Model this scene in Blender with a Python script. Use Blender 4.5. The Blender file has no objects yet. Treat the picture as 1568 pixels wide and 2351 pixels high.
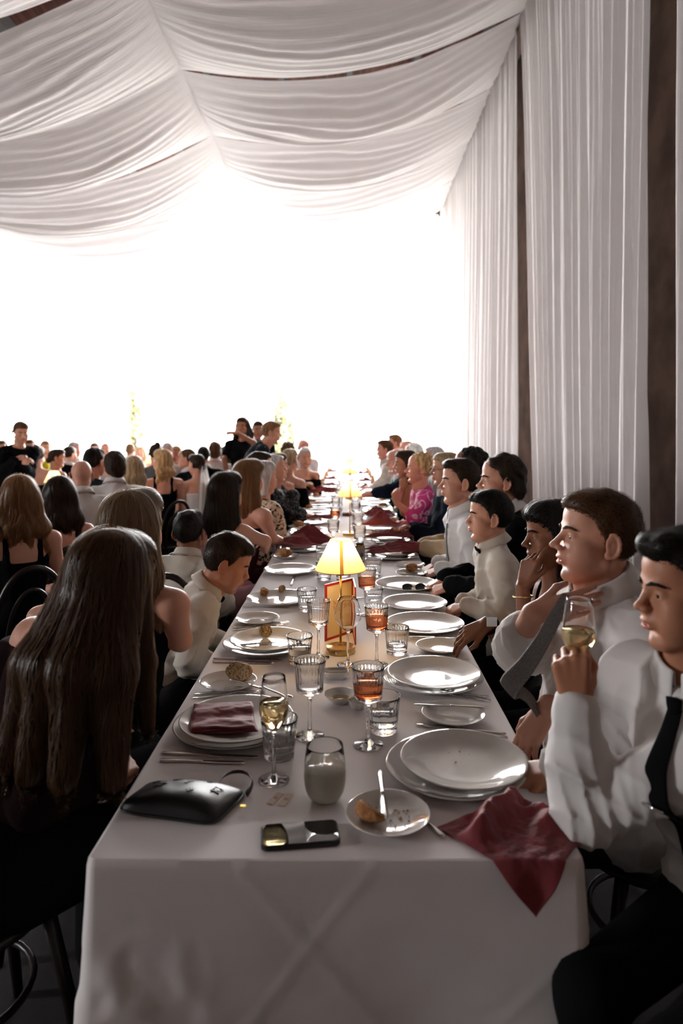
import bpy, bmesh, math, random
import numpy as np
from mathutils import Vector, Matrix, Euler, noise as mnoise

scene = bpy.context.scene
COL = scene.collection
PI = math.pi
rng = np.random.default_rng(7)
random.seed(7)

# ------------------------------------------------------------------ camera, sky, exposure
EYE, F, VX, HY = 1.55, 1567.0, 803.0, 988.0      # eye height, focal length in px, vanishing point (1568x2351 frame)
cam_d = bpy.data.cameras.new('camera')
cam = bpy.data.objects.new('camera', cam_d); COL.objects.link(cam)
cam.location = (0, 0, EYE); cam.rotation_euler = (PI/2, 0, 0)
cam_d.sensor_fit = 'VERTICAL'; cam_d.sensor_height = 36.0
cam_d.lens = 36.0*F/2351.0
cam_d.shift_x = (784.0-VX)/2351.0
cam_d.shift_y = -(1175.5-HY)/2351.0
cam_d.clip_start = 0.05; cam_d.clip_end = 200
cam_d.dof.use_dof = True; cam_d.dof.focus_distance = 2.35; cam_d.dof.aperture_fstop = 2.6
scene.camera = cam

SKY = 30.0
world = bpy.data.worlds.new('sky'); scene.world = world; world.use_nodes = True
wb = world.node_tree.nodes['Background']
wb.inputs[0].default_value = (1.0, 0.99, 1.0, 1); wb.inputs[1].default_value = SKY
scene.view_settings.view_transform = 'Standard'
scene.view_settings.look = 'None'
scene.view_settings.exposure = 0.72
scene.view_settings.gamma = 1.0
scene.view_settings.use_curve_mapping = False
scene.cycles.adaptive_threshold = 0.03

XR, XL, YB, YF = 2.5, -12.3, 18.4, -4.0
def portal(name, loc, rot, sx, sy):
    l = bpy.data.lights.new(name, 'AREA'); l.shape = 'RECTANGLE'; l.size = sx; l.size_y = sy
    l.cycles.is_portal = True
    o = bpy.data.objects.new(name, l); COL.objects.link(o); o.location = loc; o.rotation_euler = rot
    return o
portal('daylight_portal', ((XR+XL)/2, YB+0.9, 3.7), (-PI/2, 0, 0), XR-XL, 7.4)
LFILL = ((-0.5, 0.9),)                          # unseen opening added to the left wall for fill light (y0, y1)
WZ0, WZ1 = 1.0, 4.6
for (a_, b_) in LFILL: portal('window_portal', (XL-0.25, (a_+b_)/2, (WZ0+WZ1)/2), (PI/2, 0, -PI/2), b_-a_, WZ1-WZ0)

# ------------------------------------------------------------------ helpers
def T(px, py, z=0.752):
    """pixel of the 1568x2351 frame -> the point at height z"""
    Y = F*(EYE-z)/(py-HY)
    return ((px-VX)*Y/F, Y, z)
def W(px, py, Y):
    return np.array([(px-VX)*Y/F, Y, EYE-(py-HY)*Y/F])

def lin(r, g, b):
    f = lambda c: (c/255/12.92) if c/255 <= 0.04045 else ((c/255+0.055)/1.055)**2.4
    return (f(r), f(g), f(b), 1)

_m = {}
def mat(name, col, rough=0.6, metal=0.0, spec=0.5, bump=None, trans=0.0, ior=1.45, sheen=0.0, var=None, coat=0.0, sss=0.0, attr=None):
    """bump=(scale, strength, (sx,sy,sz)); var=(col2, scale, (sx,sy,sz))"""
    if name in _m: return _m[name]
    m = bpy.data.materials.new(name); m.use_nodes = True
    nt = m.node_tree; b = nt.nodes['Principled BSDF']
    b.inputs['Base Color'].default_value = tuple(col[:3])+(1,)
    b.inputs['Roughness'].default_value = rough; b.inputs['Metallic'].default_value = metal
    b.inputs['Specular IOR Level'].default_value = spec; b.inputs['IOR'].default_value = ior
    b.inputs['Transmission Weight'].default_value = trans
    b.inputs['Sheen Weight'].default_value = sheen; b.inputs['Coat Weight'].default_value = coat
    if sss:
        b.inputs['Subsurface Weight'].default_value = sss
        b.inputs['Subsurface Radius'].default_value = (0.012, 0.005, 0.003); b.inputs['Subsurface Scale'].default_value = 1.0
    def noise(scale, sc, detail=4):
        tc = nt.nodes.new('ShaderNodeTexCoord'); mp = nt.nodes.new('ShaderNodeMapping')
        mp.inputs['Scale'].default_value = sc
        n = nt.nodes.new('ShaderNodeTexNoise'); n.inputs['Scale'].default_value = scale; n.inputs['Detail'].default_value = detail
        nt.links.new(tc.outputs['Object'], mp.inputs[0]); nt.links.new(mp.outputs[0], n.inputs['Vector'])
        return n
    if var:
        n = noise(var[1], var[2] if len(var) > 2 else (1, 1, 1))
        r = nt.nodes.new('ShaderNodeValToRGB')
        r.color_ramp.elements[0].position = 0.38; r.color_ramp.elements[1].position = 0.64
        r.color_ramp.elements[0].color = tuple(col[:3])+(1,); r.color_ramp.elements[1].color = tuple(var[0][:3])+(1,)
        nt.links.new(n.outputs['Fac'], r.inputs[0]); nt.links.new(r.outputs[0], b.inputs['Base Color'])
    if attr:
        a = nt.nodes.new('ShaderNodeVertexColor'); a.layer_name = attr
        nt.links.new(a.outputs['Color'], b.inputs['Base Color'])
    if bump:
        n = noise(bump[0], bump[2] if len(bump) > 2 else (1, 1, 1), 6)
        bp = nt.nodes.new('ShaderNodeBump'); bp.inputs['Strength'].default_value = bump[1]; bp.inputs['Distance'].default_value = 0.01
        nt.links.new(n.outputs['Fac'], bp.inputs['Height']); nt.links.new(bp.outputs[0], b.inputs['Normal'])
    _m[name] = m
    return m

def sheet_mat(name, col, transl=0.3, clear=0.0, bump=None):
    """woven cloth hung in the light: diffuse + translucent (+ open weave)"""
    if name in _m: return _m[name]
    m = bpy.data.materials.new(name); m.use_nodes = True
    nt = m.node_tree; nt.nodes.clear()
    out = nt.nodes.new('ShaderNodeOutputMaterial')
    d = nt.nodes.new('ShaderNodeBsdfDiffuse'); t = nt.nodes.new('ShaderNodeBsdfTranslucent')
    d.inputs[0].default_value = tuple(col[:3])+(1,); t.inputs[0].default_value = tuple(col[:3])+(1,)
    mx = nt.nodes.new('ShaderNodeMixShader'); mx.inputs[0].default_value = transl
    nt.links.new(d.outputs[0], mx.inputs[1]); nt.links.new(t.outputs[0], mx.inputs[2])
    last = mx
    if clear:
        tr = nt.nodes.new('ShaderNodeBsdfTransparent'); m2 = nt.nodes.new('ShaderNodeMixShader'); m2.inputs[0].default_value = clear
        nt.links.new(mx.outputs[0], m2.inputs[1]); nt.links.new(tr.outputs[0], m2.inputs[2]); last = m2
    if bump:
        tc = nt.nodes.new('ShaderNodeTexCoord'); mp = nt.nodes.new('ShaderNodeMapping'); mp.inputs['Scale'].default_value = bump[2]
        n = nt.nodes.new('ShaderNodeTexNoise'); n.inputs['Scale'].default_value = bump[0]; n.inputs['Detail'].default_value = 5
        bp = nt.nodes.new('ShaderNodeBump'); bp.inputs['Strength'].default_value = bump[1]; bp.inputs['Distance'].default_value = 0.02
        nt.links.new(tc.outputs['Object'], mp.inputs[0]); nt.links.new(mp.outputs[0], n.inputs['Vector'])
        nt.links.new(n.outputs['Fac'], bp.inputs['Height'])
        nt.links.new(bp.outputs[0], d.inputs['Normal']); nt.links.new(bp.outputs[0], t.inputs['Normal'])
    nt.links.new(last.outputs[0], out.inputs[0])
    _m[name] = m
    return m

def glass_mat(name, col=(1, 1, 1), rough=0.0, ior=1.45):
    if name in _m: return _m[name]
    m = bpy.data.materials.new(name); m.use_nodes = True
    nt = m.node_tree; nt.nodes.clear()
    out = nt.nodes.new('ShaderNodeOutputMaterial'); g = nt.nodes.new('ShaderNodeBsdfGlass')
    g.inputs['Color'].default_value = tuple(col[:3])+(1,); g.inputs['Roughness'].default_value = rough; g.inputs['IOR'].default_value = ior
    nt.links.new(g.outputs[0], out.inputs[0]); _m[name] = m
    return m
def thin_glass_mat(name, col=(0.97, 0.98, 0.98), k=0.25):
    """thin blown glass: see-through with fresnel reflection"""
    if name in _m: return _m[name]
    m = bpy.data.materials.new(name); m.use_nodes = True
    nt = m.node_tree; nt.nodes.clear()
    out = nt.nodes.new('ShaderNodeOutputMaterial'); tr = nt.nodes.new('ShaderNodeBsdfTransparent'); g = nt.nodes.new('ShaderNodeBsdfGlossy')
    tr.inputs[0].default_value = tuple(col[:3])+(1,); g.inputs['Roughness'].default_value = 0.02
    lw = nt.nodes.new('ShaderNodeLayerWeight'); lw.inputs[0].default_value = k
    mx = nt.nodes.new('ShaderNodeMixShader')
    nt.links.new(lw.outputs['Fresnel'], mx.inputs[0]); nt.links.new(tr.outputs[0], mx.inputs[1]); nt.links.new(g.outputs[0], mx.inputs[2])
    nt.links.new(mx.outputs[0], out.inputs[0]); _m[name] = m
    return m

# ---- objects
def link(name, me, m=None, parent=None, loc=None, rot=None):
    o = bpy.data.objects.new(name, me); COL.objects.link(o)
    if m is not None and me is not None and len(me.materials) == 0: me.materials.append(m)
    if parent is not None: o.parent = parent
    if loc is not None: o.location = loc
    if rot is not None: o.rotation_euler = rot
    return o
def tag(o, label=None, cat=None, group=None, kind=None):
    if label: o['label'] = label
    if cat: o['category'] = cat
    if group: o['group'] = group
    if kind: o['kind'] = kind
    return o
def empty(name, loc=(0, 0, 0), rz=0.0):
    o = bpy.data.objects.new(name, None); COL.objects.link(o)
    o.location = loc; o.rotation_euler = (0, 0, rz); o.empty_display_size = 0.05
    return o
def children(o):
    return list(o.children)
def copy_tree(o, loc=None, rz=None, parent=None):
    c = o.copy(); COL.objects.link(c)
    if parent is not None: c.parent = parent
    if loc is not None: c.location = loc
    if rz is not None: c.rotation_euler = (o.rotation_euler[0], o.rotation_euler[1], rz)
    for ch in list(o.children): copy_tree(ch, parent=c)
    return c

def mesh_np(name, v, f, smooth=True):
    """vertices (n,3) and faces (list of index rows, or an (m,k) array) -> mesh"""
    me = bpy.data.meshes.new(name)
    v = np.asarray(v, dtype=np.float32)
    if isinstance(f, np.ndarray) and f.ndim == 2:
        k = f.shape[1]; m = f.shape[0]
        me.vertices.add(len(v)); me.vertices.foreach_set('co', v.ravel())
        me.loops.add(m*k); me.loops.foreach_set('vertex_index', f.astype(np.int32).ravel())
        me.polygons.add(m); me.polygons.foreach_set('loop_start', np.arange(0, m*k, k, dtype=np.int32))
        try: me.polygons.foreach_set('loop_total', np.full(m, k, dtype=np.int32))
        except Exception: pass
        me.update(calc_edges=True); me.validate()
    else:
        me.from_pydata([tuple(map(float, p)) for p in v], [], [tuple(map(int, q)) for q in f]); me.update()
    if smooth: me.polygons.foreach_set('use_smooth', np.ones(len(me.polygons), dtype=bool)); me.update()
    return me

class MB:
    """collects shapes for ONE mesh"""
    def __init__(s): s.v = []; s.f = []; s.n = 0
    def add(s, v, f):
        v = np.asarray(v, float).reshape(-1, 3)
        s.v.append(v); s.f += [tuple(int(i)+s.n for i in q) for q in f]; s.n += len(v); return s
    def box(s, lo, hi, rz=0.0, about=None):
        x0, y0, z0 = lo; x1, y1, z1 = hi
        v = np.array([[x0, y0, z0], [x1, y0, z0], [x1, y1, z0], [x0, y1, z0], [x0, y0, z1], [x1, y0, z1], [x1, y1, z1], [x0, y1, z1]], float)
        return s.add(v, [(0, 3, 2, 1), (4, 5, 6, 7), (0, 1, 5, 4), (1, 2, 6, 5), (2, 3, 7, 6), (3, 0, 4, 7)])
    def lathe(s, prof, seg=48, flute=None, c=(0, 0, 0)):
        """prof: [(r,z[,flute_weight])]; flute=(n, depth)"""
        a = np.arange(seg)*2*PI/seg; rows = []
        for p in prof:
            r = np.full(seg, p[0], float)
            if flute and len(p) > 2 and p[2]:
                r = r - flute[1]*p[2]*(np.abs(np.cos(a*flute[0]/2))**0.7)
            rows.append(np.stack([r*np.cos(a)+c[0], r*np.sin(a)+c[1], np.full(seg, p[1]+c[2])], 1))
        v = np.concatenate(rows); f = []
        for i in range(len(prof)-1):
            for j in range(seg):
                k = (j+1) % seg
                f.append((i*seg+j, i*seg+k, (i+1)*seg+k, (i+1)*seg+j))
        if prof[0][0] > 1e-6: f.append(tuple(reversed(range(seg))))
        if prof[-1][0] > 1e-6: f.append(tuple((len(prof)-1)*seg+j for j in range(seg)))
        return s.add(v, f)
    def tube(s, pts, r, seg=8, cap=True, flat=1.0, up=None):
        """sweep; r a number or a list; flat squashes the section along 'up'"""
        P = np.asarray(pts, float); n = len(P); R = np.full(n, r, float) if np.isscalar(r) else np.asarray(r, float)
        tan = np.gradient(P, axis=0); tan /= np.linalg.norm(tan, axis=1, keepdims=True)+1e-12
        u = np.array(up if up is not None else (0, 0, 1.0)); 
        if abs(np.dot(u, tan[0])) > 0.95 and up is None: u = np.array([1.0, 0, 0])
        rows = []
        for i in range(n):
            u = u-np.dot(u, tan[i])*tan[i]; u /= np.linalg.norm(u)+1e-12
            w = np.cross(tan[i], u)
            a = np.arange(seg)*2*PI/seg
            rows.append(P[i]+R[i]*(np.outer(np.cos(a), w)+flat*np.outer(np.sin(a), u)))
        v = np.concatenate(rows); f = []
        for i in range(n-1):
            for j in range(seg):
                k = (j+1) % seg; f.append((i*seg+j, i*seg+k, (i+1)*seg+k, (i+1)*seg+j))
        if cap: f.append(tuple(reversed(range(seg)))); f.append(tuple((n-1)*seg+j for j in range(seg)))
        return s.add(v, f)
    def grid(s, P, closed=False):
        """P (nu,nv,3)"""
        P = np.asarray(P, float); nu, nv = P.shape[:2]; f = []
        for i in range(nu-1):
            for j in range(nv-1): f.append((i*nv+j, (i+1)*nv+j, (i+1)*nv+j+1, i*nv+j+1))
            if closed: f.append((i*nv+nv-1, (i+1)*nv+nv-1, (i+1)*nv, i*nv))
        return s.add(P.reshape(-1, 3), f)
    def mesh(s, name, smooth=True):
        return mesh_np(name, np.concatenate(s.v), s.f, smooth)
    def build(s, name, m, parent=None, smooth=True, loc=None, rot=None):
        return link(name, s.mesh(name, smooth), m, parent, loc, rot)

def grid_mesh(name, P, m, parent=None, solid=0.0):
    """big cloth sheets, fast path"""
    nu, nv = P.shape[:2]
    i, j = np.meshgrid(np.arange(nu-1), np.arange(nv-1), indexing='ij')
    a = (i*nv+j).ravel()
    f = np.stack([a, a+nv, a+nv+1, a+1], 1)
    o = link(name, mesh_np(name, P.reshape(-1, 3), f), m, parent)
    if solid:
        md = o.modifiers.new('thickness', 'SOLIDIFY'); md.thickness = solid; md.offset = 0
    return o
def edge_split_smooth(o, ang=35):
    md = o.modifiers.new('edges', 'EDGE_SPLIT'); md.split_angle = math.radians(ang)
    return o
def fbm(x, y, seed=0.0, oct=4):
    """cheap smooth noise on arrays"""
    r = np.zeros_like(x, dtype=float); a = 1.0; fr = 1.0
    for k in range(oct):
        s1, s2, s3 = seed*1.7+k*2.3, seed*0.9+k*4.1, seed*2.9+k*1.3
        r += a*(np.sin(x*fr*1.0+1.3*np.sin(y*fr*1.31+s1)+s2)*np.cos(y*fr*0.87+1.1*np.sin(x*fr*0.73+s3)+s1))
        a *= 0.5; fr *= 2.03
    return r
def smoothstep(a, b, x):
    t = np.clip((x-a)/(b-a), 0, 1); return t*t*(3-2*t)

# ------------------------------------------------------------------ room
M_white = (0.78, 0.745, 0.74)
m_drape = sheet_mat('ceiling_voile', (.71, .675, .67), 0.2, 0.0, (6.0, 0.5, (0.25, 9.0, 1.0)))
m_drape2 = sheet_mat('wall_voile', (.66, .625, .62), 0.22, 0.0, (5.0, 0.35, (1.0, 8.0, 0.15)))
m_sheer = sheet_mat('sheer_voile', (0.94, 0.94, 0.94), 0.6, 0.40)
m_floor = mat('concrete', lin(74, 72, 72), 0.75, spec=.2, bump=(3, 0.2), var=(lin(58, 56, 56), 1.4))
m_plaster = mat('old_plaster', lin(128, 102, 88), 0.9, bump=(7, 0.6), var=(lin(96, 76, 66), 2.2))
m_roof = mat('red_roof_boards', lin(132, 74, 58), 0.8, var=(lin(96, 52, 42), 3.0, (6, 0.4, 1)))
m_beam = mat('grey_purlin', lin(120, 118, 116), 0.7)
m_dark = mat('dim_wall', lin(90, 84, 80), 0.9)

def st(o): tag(o, kind='structure'); return o
b = MB(); b.box((XL-0.2, YF-0.2, -0.15), (XR+0.5, YB+4.5, 0.0)); st(b.build('floor', m_floor, smooth=False))
# right wall with a pilaster between the drapes, a steel post at the far gap
b = MB(); b.box((XR+0.22, YF, 0), (XR+0.45, YB+0.25, 8.6)); st(b.build('wall_right', m_plaster, smooth=False))
b = MB(); b.box((XL-0.2, YF, 0), (XL, YB+0.25, WZ0)); b.box((XL-0.2, YF, WZ1), (XL, YB+0.25, 7.4))
ys_ = [YF]+[q for w_ in LFILL for q in w_]+[YB+0.25]
for i in range(0, len(ys_), 2): b.box((XL-0.2, ys_[i], WZ0), (XL, ys_[i+1], WZ1))
st(b.build('wall_left', m_dark, smooth=False))
for i, (a_, b_) in enumerate(LFILL):  # frame bars of the added fill opening, out of view
    w_ = st(empty('window_%d' % (i+1), (XL-.1, (a_+b_)/2, WZ0))); hw_, hh_ = (b_-a_)/2, WZ1-WZ0
    b = MB()
    for (y0, y1, z0, z1) in ((-hw_, hw_, 0, .06), (-hw_, hw_, hh_-.06, hh_), (-hw_, -hw_+.06, .06, hh_-.06), (hw_-.06, hw_, .06, hh_-.06), (-.025, .025, .06, hh_-.06), (-hw_+.06, hw_-.06, hh_*.5-.02, hh_*.5+.02)): b.box((-.03, y0, z0), (.03, y1, z1))
    b.build('window_frame', m_beam, w_, smooth=False)
b = MB(); b.box((XL-0.2, YF-0.2, 0), (XR+0.45, YF, 8.6)); st(b.build('wall_behind', m_dark, smooth=False))
# wall above the open end
b = MB(); b.box((XL-0.2, YB+0.25, 7.4), (XR+0.45, YB+0.5, 8.6)); st(b.build('wall_far', m_dark, smooth=False))
def roof_z(X): return 1.55+2.37*2.5+(2.5-X)*(-0.245)*0.72+0.95      # lean-to roof falling to the left
P = np.zeros((2, 2, 3))
rb = MB(); v = []
for (X, Y, dz) in ((XL-.2, YF, 0), (XR+.45, YF, 0), (XR+.45, YB+.5, 0), (XL-.2, YB+.5, 0), (XL-.2, YF, .15), (XR+.45, YF, .15), (XR+.45, YB+.5, .15), (XL-.2, YB+.5, .15)):
    v.append((X, Y, roof_z(X)+dz))
rb.add(v, [(0, 3, 2, 1), (4, 5, 6, 7), (0, 1, 5, 4), (1, 2, 6, 5), (2, 3, 7, 6), (3, 0, 4, 7)])
st(rb.build('ceiling', m_roof, smooth=False))
for i, X in enumerate(np.arange(-11.5, 2.6, 1.15)):
    b = MB(); b.box((X-.05, YF, roof_z(X)-.32), (X+.05, YB+.2, roof_z(X)-.1)); o = st(b.build('beam_%d' % (i+1), m_beam, smooth=False))

# ceiling swags: cables run away from the camera at three lines, the cloth sags between them
ROWX = [2.5, -2.38, -7.4, -12.25]
ROWZ = [EYE+2.37*2.5, EYE+2.03*2.5, EYE+1.68*2.5, EYE+1.35*2.5]
TIEY = [3.1, 5.28, 7.45, 9.6, 11.75, 13.9, 16.05, 18.2]
# how far each band's near / far edge pulls back from the seam at mid-span (gap), per bay and band
GAPN = {(0, 3): .09, (0, 4): .045, (0, 5): .05, (0, 6): .04, (0, 2): 0, (1, 2): .24, (1, 3): 0, (1, 4): .12, (1, 5): 0, (1, 6): 0}
drapes = empty('ceiling_drapery', (0, 0, 0)); tag(drapes, kind='structure')
for bay in range(3):
    xa, xb, za, zb = ROWX[bay], ROWX[bay+1], ROWZ[bay], ROWZ[bay+1]
    for k in range(len(TIEY)-1):
        if bay == 2 and k < 3: continue
        ya, yb = TIEY[k], TIEY[k+1]
        near = TIEY[k] < 12
        nu, nv = (110, 130) if near else (80, 70)
        u, v = np.meshgrid(np.linspace(0, 1, nu), np.linspace(0, 1, nv), indexing='ij')
        bow = np.sin(PI*u)
        g0 = GAPN.get((bay, k), 0.0); g1 = GAPN.get((bay, k+1), 0.0)
        y0 = ya+.35*g0*bow; y1 = yb+(0 if g1 else .10)*bow-.25*g1*bow
        Y = y0+(y1-y0)*v
        X = xa+(xb-xa)*u
        sag = 0.42+0.04*math.sin(k*2.1+bay)
        belly = 0.40*np.sin(PI*v**1.25)**0.9*np.sin(PI*u)**0.6        # each band bellies between its two seams
        lift = -.75*g0*(1-v)**3*np.sin(PI*u)-(.09*v**4*np.sin(PI*u) if g1 == 0 else 0)
        Z = za+(zb-za)*u-4*sag*u*(1-u)-belly+lift
        amp = 0.026*np.sin(PI*u)**0.7
        yy = v*34+0.8*np.sin(u*5+k)+2.0*fbm(u*3, v*2, k+bay*7)
        fold = np.sin(yy*1.0+1.7*np.sin(yy*0.37+bay))*0.6+0.45*np.sin(yy*2.3+2*np.sin(u*2.2+yy*0.21))
        Z = Z+amp*fold*(0.45+0.75*np.abs(fbm(u*1.4+3, v*3, k*1.3)))
        o = grid_mesh('ceiling_swag', np.stack([X, Y, Z], -1), m_drape, drapes)
# the stretched seams over the cables
for i in range(3):
    pts = [(ROWX[i], y, ROWZ[i]+0.012) for y in TIEY]
    b = MB(); b.tube(pts, 0.016, 6); b.build('ceiling_cable', m_drape, drapes)

# drapes down the right wall
def wall_drape(y_near_top, y_far_top, y_near_bot, y_far_bot, seed, n=300, amp=0.075, x0=XR, bowl=0.0):
    u, t = np.meshgrid(np.linspace(0, 1, n), np.linspace(0, 1, 90), indexing='ij')
    Ytop = y_near_top+(y_far_top-y_near_top)*u; Ybot = y_near_bot+(y_far_bot-y_near_bot)*u
    tt = t**0.85
    Y = Ytop*(1-tt)+Ybot*tt
    L = abs(y_far_top-y_near_top)
    ph = u*L*2*PI/0.34
    w = 1.5*fbm(u*L*1.1, t*0.9, seed)
    fold = np.sin(ph+w+1.2*np.sin(ph*0.31+seed))
    fine = np.sin(ph*2.7+2*w+1.5*np.sin(ph*0.53+seed*2))*0.35+0.22*np.sin(ph*5.3+3*w)
    big = smoothstep(0.05, 0.8, t)
    X = x0-0.06-amp*(0.35*fine*(1-0.55*big)+(0.3+0.75*big)*np.sign(fold)*np.abs(fold)**0.8)
    Z = ROWZ[0]-(ROWZ[0]-0.02)*t
    return np.stack([X, Y, Z], -1)
for (a, seed) in (((5.46, 9.72, 5.62, 8.75), 1.0), ((9.93, 18.25, 10.0, 18.2), 2.6), ((1.2, 5.13, 1.2, 5.08), 4.2)):
    o = grid_mesh('drape_panel', wall_drape(*a, seed, n=int(110*abs(a[1]-a[0]))), m_drape2)
    lab = {1.0: 'pale pleated wall drape falling behind the two seated men in white shirts', 2.6: 'long pleated wall drape running to the bright far end beyond the narrow wall gap', 4.2: 'edge of a white wall drape beyond the brown wall strip at the right border'}[seed]
    tag(o, lab, 'curtain', 'floor-length drapes along the right wall')
# sheer curtains across the open far end, with slits where the garden shows
def sheer(xa, xb, xa_b, xb_b, seed, ztop=7.4):
    n = max(30, int(60*abs(xb-xa)))
    u, t = np.meshgrid(np.linspace(0, 1, n), np.linspace(0, 1, 40), indexing='ij')
    tt = smoothstep(0.35, 1.0, t)
    X = (xa+(xb-xa)*u)*(1-tt)+(xa_b+(xb_b-xa_b)*u)*tt
    ph = u*abs(xb-xa)*2*PI/0.3
    Y = YB+(.13 if seed % 2 == 0 else 0)+0.05*np.sin(ph+1.5*np.sin(ph*0.3+seed)+0.8*t)*(0.5+0.5*t)
    Z = ztop*(1-t)+0.02*t
    return np.stack([X, Y, Z], -1)
# slit 1 around px 293-330 -> X -5.95..-5.55 ; slit 2 around px 628-680 -> X -2.0..-1.45
SH = [(-12.2, -9.1, -12.2, -9.1, 1, 'leftmost sheer white curtain across the bright far end'),
      (-9.1, -5.98, -9.1, -6.0, 2, 'sheer white curtain with straight hem left of the first garden slit'),
      (-6.0, -2.02, -5.42, -2.06, 3, 'sheer white curtain hanging between the two slits onto the garden'),
      (-2.04, 2.4, -1.36, 2.4, 4, 'rightmost sheer white curtain behind the end of the long table')]
for (a, b_, c, d, s, lab) in SH:
    tag(grid_mesh('sheer_curtain', sheer(a, b_, c, d, s), m_sheer), lab, 'curtain', 'sheer curtains across the far end')
# garden beyond
m_leaf = mat('garden_leaf', (0.27, 0.27, 0.14), 0.6)
m_bark = mat('garden_bark', (0.05, 0.035, 0.02), 0.8)
b = MB(); b.box((-40, YB+4.5, -0.2), (30, 60, -0.02)); tag(b.build('ground_garden', mat('garden_lawn', (0.10, 0.11, 0.04), 0.9), smooth=False), kind='structure')
def tree(X, Y, h, w, label):
    t = empty('garden_tree', (X, Y, -0.02)); tag(t, label, 'tree', 'garden trees beyond the curtains')
    MB().tube([(0, 0, 0), (.05, 0, h*.4), (0, .05, h*.8)], [.11, .08, .03], 8).build('trunk', m_bark, t)
    n = 2600; c = rng.normal(0, 1, (n, 3)); c /= np.linalg.norm(c, axis=1, keepdims=True)
    rad = rng.random((n, 1))**0.4; P = c*rad*np.array([w, w, h*.42])+np.array([0, 0, h*.62])
    P += 0.25*np.sin(P[:, [1, 2, 0]]*4)
    d1 = rng.normal(0, 1, (n, 3)); d1 /= np.linalg.norm(d1, axis=1, keepdims=True); d2 = np.cross(d1, rng.normal(0, 1, (n, 3))); d2 /= np.linalg.norm(d2, axis=1, keepdims=True)
    s = 0.11
    v = np.stack([P-d1*s, P+d2*s*.45, P+d1*s, P-d2*s*.45], 1).reshape(-1, 3)
    f = np.arange(4*n).reshape(n, 4)
    link('foliage', mesh_np('foliage', v, f), m_leaf, t)
tree(-7.3, 23.0, 3.9, 1.1, 'sunlit garden tree showing through the left curtain slit')
tree(-2.25, 23.0, 2.9, 0.9, 'sunlit garden tree showing through the slit behind the stooping man')

# ------------------------------------------------------------------ long table and its cloth
TX0, TX1, TY0, TY1, TZ = -0.491, 0.437, 1.266, 14.9, 0.75
m_cloth = mat('white_tablecloth', (0.83, 0.79, 0.785), 0.85, spec=0.25, bump=(300, 0.05), sheen=0.2)
m_wood = mat('black_stained_wood', lin(34, 26, 22), 0.35, spec=0.5)
m_plate = mat('white_porcelain', (0.62, 0.595, 0.56), 0.07, spec=0.55)
m_steel = mat('polished_cutlery', (0.78, 0.76, 0.74), 0.16, metal=1.0)
m_glass = glass_mat('clear_glass')
m_thin = thin_glass_mat('thin_clear_glass')
m_water = glass_mat('water', (0.99, 1, 1), 0, 1.33)
m_rose = glass_mat('rose_wine', (0.96, 0.55, 0.36), 0, 1.34)
m_champ = glass_mat('white_wine', (0.97, 0.88, 0.64), 0, 1.34)
m_lemon = mat('cloudy_lemonade', (0.80, 0.77, 0.64), 0.1, trans=0.15)
m_brass = mat('brushed_brass', (0.62, 0.40, 0.14), 0.3, metal=1.0)
m_napkin = mat('burgundy_napkin', lin(124, 40, 46), 0.7, sheen=0.2, bump=(260, 0.12))
m_crust = mat('bread_crust', lin(148, 92, 48), 0.75, bump=(90, 0.5), var=(lin(186, 136, 84), 45))
m_crumb = mat('bread_crumb', lin(228, 202, 158), 0.9, bump=(160, 1.0), var=(lin(176, 134, 84), 130))
m_black_leather = mat('black_leather', (0.012, 0.012, 0.014), 0.34, spec=0.6, bump=(420, 0.15))

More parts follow.
